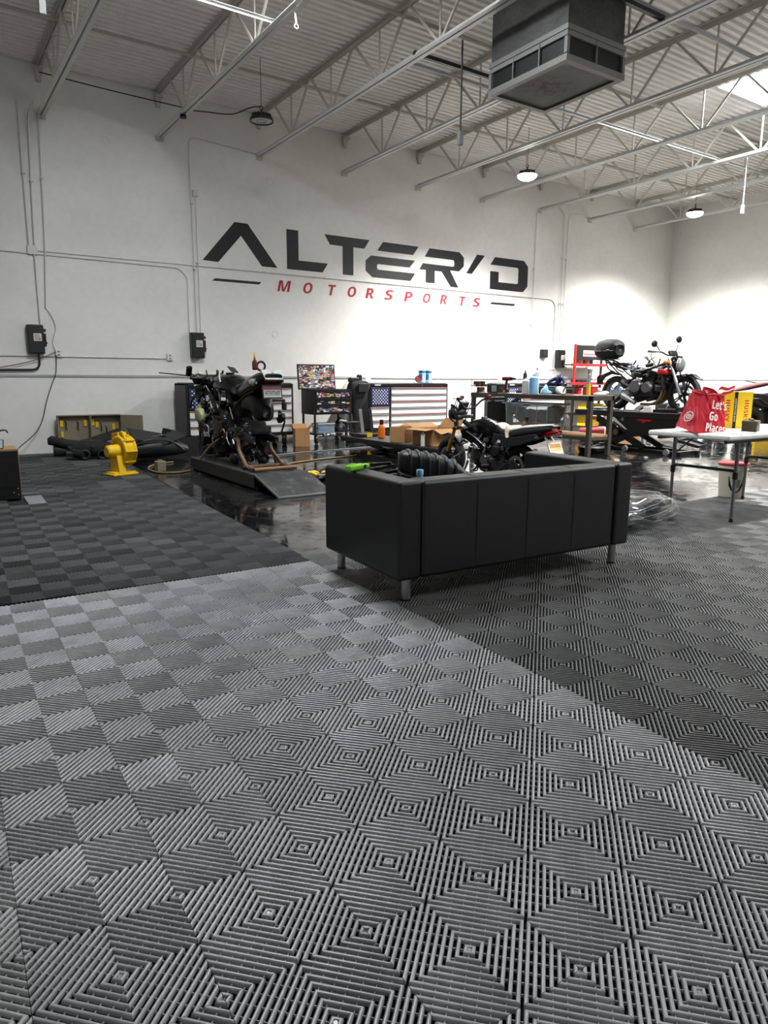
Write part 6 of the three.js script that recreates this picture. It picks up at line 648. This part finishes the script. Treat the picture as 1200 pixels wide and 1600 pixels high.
single('spray_bottle', 'small pale blue bottle showing above the sofa arm', 'bottle', [lathe([[0, -0.22], [0.03, -0.24], [0.032, -0.22], [0.032, -0.04], [0.018, -0.01], [0.018, 0.0], [0.02, 0.0], [0.02, 0.03], [0, 0.03]], 18)], M.lightBlue, [2.33, 0.665, -3.10]);

// ---------- the aisle: blower, loudspeaker box, pegboard, bodywork ----------
{ const t = thing('air_blower', 'bright yellow centrifugal air blower standing on the dark tiles', 'blower', [2.14, 0, -9.0], 0.28); const y = 0.30;
  part('scroll', [cy(0.17, 0.17, 0.13, 0, y, 0, 40, 'x'), to(0.165, 0.02, -0.065, y, 0, 'x', 40), to(0.165, 0.02, 0.065, y, 0, 'x', 40), ext([[-0.02, 0.0], [0.17, 0.0], [0.17, 0.22], [0.03, 0.24]], 0.12, 0.008).rotateY(Math.PI / 2).translate(-0.06, y - 0.02, 0.0)], M.yellow, t); part('fan_rib', Array.from({ length: 8 }, (_, k) => bx(0.15, 0.02, 0.03, 0, y + Math.sin(k * 0.785) * 0.185, Math.cos(k * 0.785) * 0.185, 0.006)), M.yellow, t); part('motor', [cy(0.085, 0.075, -0.16, -0.14, y, 0, 28, 'x'), cy(0.075, 0.06, -0.02, -0.225, y, 0, 28, 'x')], M.yellow, t); part('intake_grille', [to(0.10, 0.006, 0.075, y, 0, 'x'), to(0.06, 0.006, 0.075, y, 0, 'x'), bx(0.006, 0.2, 0.008, 0.075, y, 0), bx(0.006, 0.008, 0.2, 0.075, y, 0)], M.black, t); part('stand', [ext([[-0.12, 0.03], [0.12, 0.03], [0.075, 0.24], [-0.075, 0.24]], 0.09, 0.008, 0, 0, -0.045).rotateY(Math.PI / 2).translate(-0.1, 0, 0)], M.yellow, t); part('base', [bx(0.34, 0.028, 0.26, -0.06, 0.014, 0, 0.01), bx(0.30, 0.02, 0.22, -0.06, 0.035, 0, 0.008)], M.yellow, t); part('carry_handle', [tube([[-0.03, y + 0.16, -0.04], [-0.03, y + 0.22, 0], [-0.03, y + 0.215, 0.06], [-0.03, y + 0.14, 0.1]], 0.018)], M.yellow, t); part('cord_strap', to(0.07, 0.02, -0.12, 0.1, -0.06, 'x'), M.black, t); }
{ const t = thing('amplifier_cabinet', 'black cabinet with a slotted front, corner brackets and wooden top, cut by the picture edge', 'cabinet', [0.46, 0, -7.86], -0.02); const W = 0.36, H = 0.485, D = 0.40; part('body', bx(W, H, D, W / 2, H / 2, D / 2 - 0.2, 0.01), M.black, t); part('top', bx(W + 0.004, 0.02, D, W / 2, H + 0.008, D / 2 - 0.2, 0.004), M.wood, t); part('edge_trim', bx(0.006, H, 0.01, W, H / 2, D - 0.205), M.wood, t); for (let k = 0; k < 14; k++) part('slat', bx(W - 0.06, 0.008, 0.01, W / 2, 0.14 + k * 0.018, D - 0.198), M.blackMatte, t); part('screw', [[0.04, 0.05], [W - 0.03, 0.05], [W - 0.03, 0.11], [W - 0.07, 0.07]].map(([x, y]) => sp(0.007, x, y, D - 0.198)), M.steel, t); }
{ const t = thing('tablet', 'small glass tablet leaning on a stand on the wooden cabinet top', 'tablet', [0.62, 0.503, -7.72], -0.3); part('frame', rot(bx(0.16, 0.10, 0.01, 0, 0.05, 0, 0.004), -0.5, 0, 0), M.black, t); part('glass', rot(bx(0.145, 0.085, 0.002, 0, 0.05, 0.0065), -0.5, 0, 0), mat(0xa9b6bd, 0.1), t); part('clip_arm', [tube([[0.02, 0.1, -0.06], [0.05, 0.17, -0.06], [0.11, 0.175, -0.05], [0.12, 0.15, -0.05]], 0.007), bx(0.05, 0.012, 0.05, 0, 0.006, -0.05, 0.003)], M.black, t); }
const peg = dataTex(256, (x, y) => { const u = (x * 8) % 1 - 0.5, v = (y * 8) % 1 - 0.5, h = u * u + v * v < 0.015, n = fbm(x, y, 401, 3, 12); return h ? [0.18, 0.16, 0.13] : [0.50 + 0.06 * n, 0.46 + 0.06 * n, 0.38 + 0.05 * n]; }, true);
const pegMat = mat(0xffffff, 0.6, 0, { map: peg });
{ const t = thing('pegboard_cabinet', 'tan metal pegboard cabinet with open door and hanging yellow tags against the wall', 'cabinet', [1.91, FLOOR, -12.30]); const H = 0.60; const box = (x, w, d, z) => [bx(w, 0.012, d, x + w / 2, 0.006, z + d / 2), bx(w, 0.012, d, x + w / 2, H, z + d / 2), bx(0.012, H, d, x, H / 2, z + d / 2), bx(0.012, H, d, x + w, H / 2, z + d / 2)];
  part('cabinet_frame', [...box(0, 0.48, 0.12, 0), ...box(0.49, 0.47, 0.16, 0)], M.tan, t); part('peg_panel', planar(norm(bx(0.47, H - 0.02, 0.01, 0.24, H / 2, 0.02)), 0.25), pegMat, t); part('peg_panel', planar(norm(bx(0.46, H - 0.02, 0.01, 0.725, H / 2, 0.02)), 0.25), pegMat, t);
  const dr = part('door', planar(norm(rot(bx(0.42, H, 0.02, 0.21, 0, 0, 0.004), 0, -0.9, 0)), 0.25), M.tan, t); dr.position.set(0.965, H / 2, 0.16); part('door_knob', sp(0.012, 0.2, -0.03, 0.27), M.steel, dr);
  for (const [x, y] of [[0.06, 0.47], [0.06, 0.30], [0.42, 0.47], [0.54, 0.48], [0.60, 0.44], [0.86, 0.40]]) part('yellow_tag', bx(0.045, 0.10, 0.01, x, y, 0.04, 0.003), M.yellow, t); part('hook', [[0.30, 0.45], [0.12, 0.46], [0.66, 0.42], [0.74, 0.36]].map(([x, y]) => tube([[x, y + 0.05, 0.03], [x + 0.01, y, 0.06], [x, y - 0.06, 0.05], [x + 0.02, y - 0.08, 0.06]], 0.008)), M.black, t); }
function heap(name, label, cat, p, turn, pieces) { const t = thing(name, label, cat, p, turn); for (const [n, g, m] of pieces) part(n, g, m, t); return t; }
heap('saddle', 'black motorcycle saddle lying on the dark tiles before the pegboard', 'seat', [1.98, 0.0, -11.55], 0.1, [['cushion', loft([[-0.34, 0.24, 0.05, 0.10], [-0.28, 0.25, 0.2, 0.15], [-0.1, 0.19, 0.28, 0.15], [0.12, 0.16, 0.3, 0.14], [0.32, 0.2, 0.24, 0.15], [0.42, 0.25, 0.1, 0.06]].map(([x, y, w, h]) => superRing(x, y, 0, w, h, 18, 2.6))), M.blackMatte], ['seat_base', loft([[-0.26, 0.09, 0.14, 0.16], [0, 0.07, 0.2, 0.12], [0.3, 0.07, 0.14, 0.12]].map(([x, y, w, h]) => superRing(x, y, 0, w, h, 14, 3))), M.plastic]]);
heap('fairing_panel', 'black fairing pieces piled on the tiles in front of the pegboard', 'fairing', [2.20, 0.0, -11.05], -0.15, [['panel', [loft([[-0.36, 0.1, 0.1, 0.06], [-0.2, 0.15, 0.3, 0.24], [0.1, 0.15, 0.32, 0.26], [0.34, 0.12, 0.16, 0.1]].map(([x, y, w, h]) => superRing(x, y, 0, w, h, 16, 2.2))), rot(bx(0.4, 0.02, 0.24, 0, 0, 0, 0.008), 0.4, 0, 0.3, [0.2, 0.32, -0.05])], M.blackMatte], ['duct', [rod([-0.3, 0.1, 0.1], [-0.15, 0.08, 0.2], 0.06), to(0.06, 0.018, -0.14, 0.08, 0.21, 'z'), to(0.06, 0.018, 0.1, 0.07, 0.19, 'z')], M.plastic], ['bracket', lumps(8, -0.35, 0.3, 0.04, 0.18, 0.0, 0.18, 0.04, 0.1), M.gunmetal]]);
heap('fairing_panel', 'large heap of black fairings on the black floor beside the grey tool chest', 'fairing', [3.0, FLOOR, -10.72], 0.0, [['panel', [loft([[-0.45, 0.10, 0.1, 0.1], [-0.3, 0.15, 0.36, 0.26], [0.0, 0.18, 0.4, 0.32], [0.3, 0.16, 0.36, 0.26], [0.5, 0.12, 0.14, 0.12]].map(([x, y, w, h]) => superRing(x, y, 0, w, h, 18, 2.0))), rot(bx(0.55, 0.02, 0.3, 0, 0, 0, 0.01), 0.5, 0.2, -0.2, [-0.1, 0.34, 0]), rot(bx(0.4, 0.02, 0.3, 0, 0, 0, 0.01), 0.3, 0.2, 0.3, [0.22, 0.31, 0.04])], M.plastic], ['windscreen', loft([[-0.3, 0.2, 0.1, 0.02], [-0.1, 0.32, 0.26, 0.03], [0.15, 0.34, 0.26, 0.03], [0.35, 0.26, 0.12, 0.02]].map(([x, y, w, h]) => superRing(x, y, -0.12, w, h, 14, 2.4))), M.blackGloss], ['strap', [tube([[-0.4, 0.2, 0.15], [-0.1, 0.3, 0.2], [0.2, 0.26, 0.2], [0.4, 0.12, 0.18]], 0.015)], M.gunmetal]]);
heap('black_crate', 'low black crate of dark parts against the wall behind the fairing heap', 'crate', [3.40, FLOOR, -11.4], 0.0, [['crate', [bx(0.9, 0.26, 0.02, 0, 0.13, 0.2), bx(0.9, 0.26, 0.02, 0, 0.13, -0.2), bx(0.02, 0.26, 0.4, -0.44, 0.13, 0), bx(0.02, 0.26, 0.4, 0.44, 0.13, 0), bx(0.9, 0.02, 0.4, 0, 0.01, 0)], M.black], ['contents', lumps(9, -0.32, 0.32, 0.2, 0.3, -0.12, 0.12, 0.1, 0.2), M.blackMatte]]);
single('air_hose', 'tan air hose curving over the black floor from the lift towards the blower', 'hose', tube([[3.05, FLOOR + 0.012, -10.0], [2.8, FLOOR + 0.012, -9.9], [2.6, FLOOR + 0.012, -9.6], [2.52, FLOOR + 0.012, -9.3], [2.56, FLOOR + 0.012, -8.95], [2.75, FLOOR + 0.012, -8.85], [2.95, FLOOR + 0.012, -8.95]], 0.012), M.brownHose);
single('air_hose', 'tan air hose lying straight on the black floor between the two lifts', 'hose', tube([[4.05, FLOOR + 0.012, -8.75], [4.6, FLOOR + 0.012, -9.05], [5.2, FLOOR + 0.012, -9.25], [5.7, FLOOR + 0.012, -9.35], [6.1, FLOOR + 0.012, -9.7]], 0.012), M.brownHose);
single('floor_cable', 'dark cable running over the black floor beyond the tan hose', 'cable', tube([[4.0, FLOOR + 0.008, -9.9], [5.0, FLOOR + 0.008, -10.2], [6.3, FLOOR + 0.008, -10.4], [7.6, FLOOR + 0.008, -10.6]], 0.008), M.grey);
{ const t = thing('ratchet_strap', 'heap of yellow and black tie-down straps beside the lift ramp', 'strap', [3.98, FLOOR, -7.4]); part('yellow_webbing', [tube([[-0.2, 0.03, 0.1], [-0.1, 0.1, 0.02], [0.0, 0.06, 0.1], [0.1, 0.09, 0.05], [0.2, 0.03, 0.12]], 0.022), tube([[-0.15, 0.05, -0.1], [0.0, 0.09, -0.04], [0.12, 0.04, -0.1]], 0.02)], M.yellow, t); part('black_webbing', [rot(to(0.1, 0.035, 0, 0, 0, 'y', 22), 0.3, 0, 0.2, [0.22, 0.06, -0.05]), rot(to(0.09, 0.035, 0, 0, 0, 'y', 22), -0.2, 0, 0.3, [0.28, 0.05, 0.15]), sp(0.1, 0.1, 0.05, 0.1, 1.4, 0.5, 1)], M.blackMatte, t); part('ratchet', bx(0.1, 0.05, 0.06, 0.0, 0.06, 0.14, 0.01), M.steel, t); }
single('grey_block', 'small pale plastic block on the black floor inside the curve of the hose', 'block', [bx(0.12, 0.14, 0.1, 0, 0.07, 0, 0.012), cy(0.03, 0.03, 0.02, 0, 0.145, 0, 16)], M.tan, [2.62, FLOOR, -9.15], 0.2);
single('bare_tile', 'pale smooth square plate set in the dark tiles beside the black cabinet', 'plate', bx(0.28, 0.012, 0.54, 0, 0, 0, 0.003), mat(0x77777a, 0.6), [0.98, FLOOR + 0.007, -7.6], -0.03);

// ---------- far side behind the table ----------
single('black_tray', 'open black plastic tray leaning on the floor behind the white table', 'tray', [rot(bx(0.55, 0.02, 0.36, 0, 0, 0, 0.006), 0.25, 0.3, 0, [0, 0.07, 0]), ...[[0.55, 0.05, 0.015, 0, 0.18], [0.55, 0.05, 0.015, 0, -0.18]].map(([w, h, d, x, z]) => rot(bx(w, h, d, x, 0.02, z, 0.004), 0.25, 0.3, 0, [0, 0.07, 0])), ...[[-0.27], [0.27]].map(([x]) => rot(bx(0.015, 0.05, 0.36, x, 0.02, 0, 0.004), 0.25, 0.3, 0, [0, 0.07, 0]))], M.black, [11.7, FLOOR, -7.35]);
{ const t = thing('quad_bike', 'dark four-wheeler with a maroon panel, front rack and blue tape by the white side wall', 'quad bike', [15.75, FLOOR, -8.3], -0.35);
  for (const [x, z] of [[-0.75, 0.5], [0.75, 0.5], [-0.75, -0.5], [0.75, -0.5]]) wheel(t, 'wheel', x, 0.34, 0.34, 0.26, 5, M.gunmetal, z, false);
  part('body', [loft([[-1.0, 0.75, 0.5, 0.2], [-0.6, 0.8, 0.7, 0.3], [0, 0.75, 0.5, 0.34], [0.5, 0.82, 0.7, 0.32], [1.0, 0.85, 0.6, 0.2]].map(([x, y, w, h]) => superRing(x, y, 0, w, h, 18, 3)))], M.plastic, t); part('fender', [-1, 1].flatMap(s => [-0.75, 0.75].map(x => loft([[x - 0.45, 0.62, 0.26, 0.04], [x - 0.25, 0.80, 0.32, 0.05], [x + 0.1, 0.82, 0.32, 0.05], [x + 0.42, 0.66, 0.26, 0.04]].map(([a, y, w, h]) => superRing(a, y, s * 0.5, w, h, 12, 3))))), M.plastic, t);
  part('maroon_panel', loft([[-0.9, 0.98, 0.1, 0.04], [-0.6, 1.04, 0.36, 0.09], [-0.2, 1.12, 0.4, 0.09], [0.2, 1.17, 0.3, 0.05]].map(([x, y, w, h]) => superRing(x, y, 0.1, w, h, 16, 3))), mat(0x4a1620, 0.35), t, 'maroon body panel'); part('rack', [...Array.from({ length: 9 }, (_, k) => bar([0.35 + k * 0.09, 1.12, 0.5], [0.35 + k * 0.09, 0.86, 0.5], 0.03)), bar([0.3, 1.14, 0.5], [1.15, 1.14, 0.5], 0.03), bar([0.3, 1.14, -0.4], [1.15, 1.14, -0.4], 0.03), ...Array.from({ length: 6 }, (_, k) => bar([0.35 + k * 0.15, 1.14, -0.4], [0.35 + k * 0.15, 1.14, 0.5], 0.025))], M.gunmetal, t); part('blue_tape', rot(bx(0.3, 0.14, 0.01, 0, 0, 0), 0, 0, 0.1, [0.2, 0.82, 0.42]), M.blue, t); part('handlebar', pipe([[-0.15, 1.2, -0.4], [0.0, 1.14, -0.1], [0.0, 1.14, 0.1], [-0.15, 1.2, 0.4]], 0.014), M.black, t); }
single('yellow_ramp', 'long bright yellow loading ramp on its edge under the four-wheeler', 'ramp', [bx(1.9, 0.30, 0.05, 0, 0.15, 0, 0.01), bx(1.9, 0.03, 0.09, 0, 0.285, 0, 0.006), bx(1.9, 0.03, 0.09, 0, 0.015, 0, 0.006)], M.yellow, [14.9, FLOOR, -7.35], -0.1);
{ const t = thing('stripped_motorcycle', 'low dark stripped motorcycle parked by the far corner behind the tote bag', 'motorcycle', [15.6, FLOOR, -10.6], -0.3); wheel(t, 'rear_wheel', -0.65, 0.31, 0.31, 0.16, 5, M.gunmetal); wheel(t, 'front_wheel', 0.72, 0.31, 0.31, 0.13, 5, M.gunmetal); part('body', [loft([[-0.7, 0.98, 0.1, 0.06], [-0.4, 0.92, 0.26, 0.14], [0, 0.95, 0.32, 0.22], [0.35, 1.0, 0.28, 0.2], [0.55, 1.05, 0.1, 0.1]].map(([x, y, w, h]) => superRing(x, y, 0, w, h, 18, 2.6))), crankcase(0.05, 0.5, 0.5, 0.3, 0.34)], M.plastic, t); part('handlebar', pipe([[0.35, 1.24, -0.36], [0.5, 1.18, -0.08], [0.5, 1.18, 0.08], [0.35, 1.24, 0.36]], 0.014), M.black, t); part('fork', [rod([0.5, 1.1, 0.1], [0.72, 0.31, 0.1], 0.025), rod([0.5, 1.1, -0.1], [0.72, 0.31, -0.1], 0.025)], M.alu, t); }

// ---------- tools lying on the tall lift ----------
single('white_carton', 'small white carton on the tall lift under the naked motorcycle', 'box', [bx(0.1, 0.09, 0.14, 0, 0.045, 0, 0.004), bx(0.102, 0.012, 0.142, 0, 0.06, 0, 0.002)], M.paper, [10.2, 0.667, -7.25], 0.2);
single('tool_tray', 'flat black tray with tools on the tall lift below the front wheel', 'tray', [bx(0.14, 0.012, 0.42, 0, 0.006, 0, 0.003), bx(0.012, 0.05, 0.42, -0.07, 0.025, 0), bx(0.012, 0.05, 0.42, 0.07, 0.025, 0), bx(0.14, 0.05, 0.012, 0, 0.025, 0.21), bx(0.14, 0.05, 0.012, 0, 0.025, -0.21), rod([-0.03, 0.05, -0.15], [0.02, 0.055, 0.12], 0.014)], M.black, [10.23, 0.667, -6.92], 0.05);
single('work_gloves', 'pair of grey green work gloves at the rear end of the tall lift', 'gloves', [sp(0.09, 0, 0.028, 0, 0.7, 0.3, 1.5), sp(0.08, 0.02, 0.032, 0.22, 0.7, 0.35, 1.4), ...[0, 1, 2, 3].map(k => rod([-0.04 + k * 0.025, 0.025, 0.3], [-0.05 + k * 0.032, 0.02, 0.4], 0.012, 0.01))], mat(0x4d6465, 0.8), [10.22, 0.667, -8.3]);
[[-7.62, 'short chrome socket wrench on the tall lift near the white carton'], [-6.62, 'short chrome wrench at the near end of the tall lift']].forEach(([z, l]) => single('wrench', l, 'wrench', [rod([-0.03, 0.012, -0.1], [0.03, 0.012, 0.1], 0.009), to(0.022, 0.008, 0.036, 0.012, 0.12, 'y', 16), cy(0.02, 0.02, 0.03, -0.034, 0.016, -0.11, 16)], M.chrome, [10.24, 0.667, z]));
renderer.render(scene, camera);
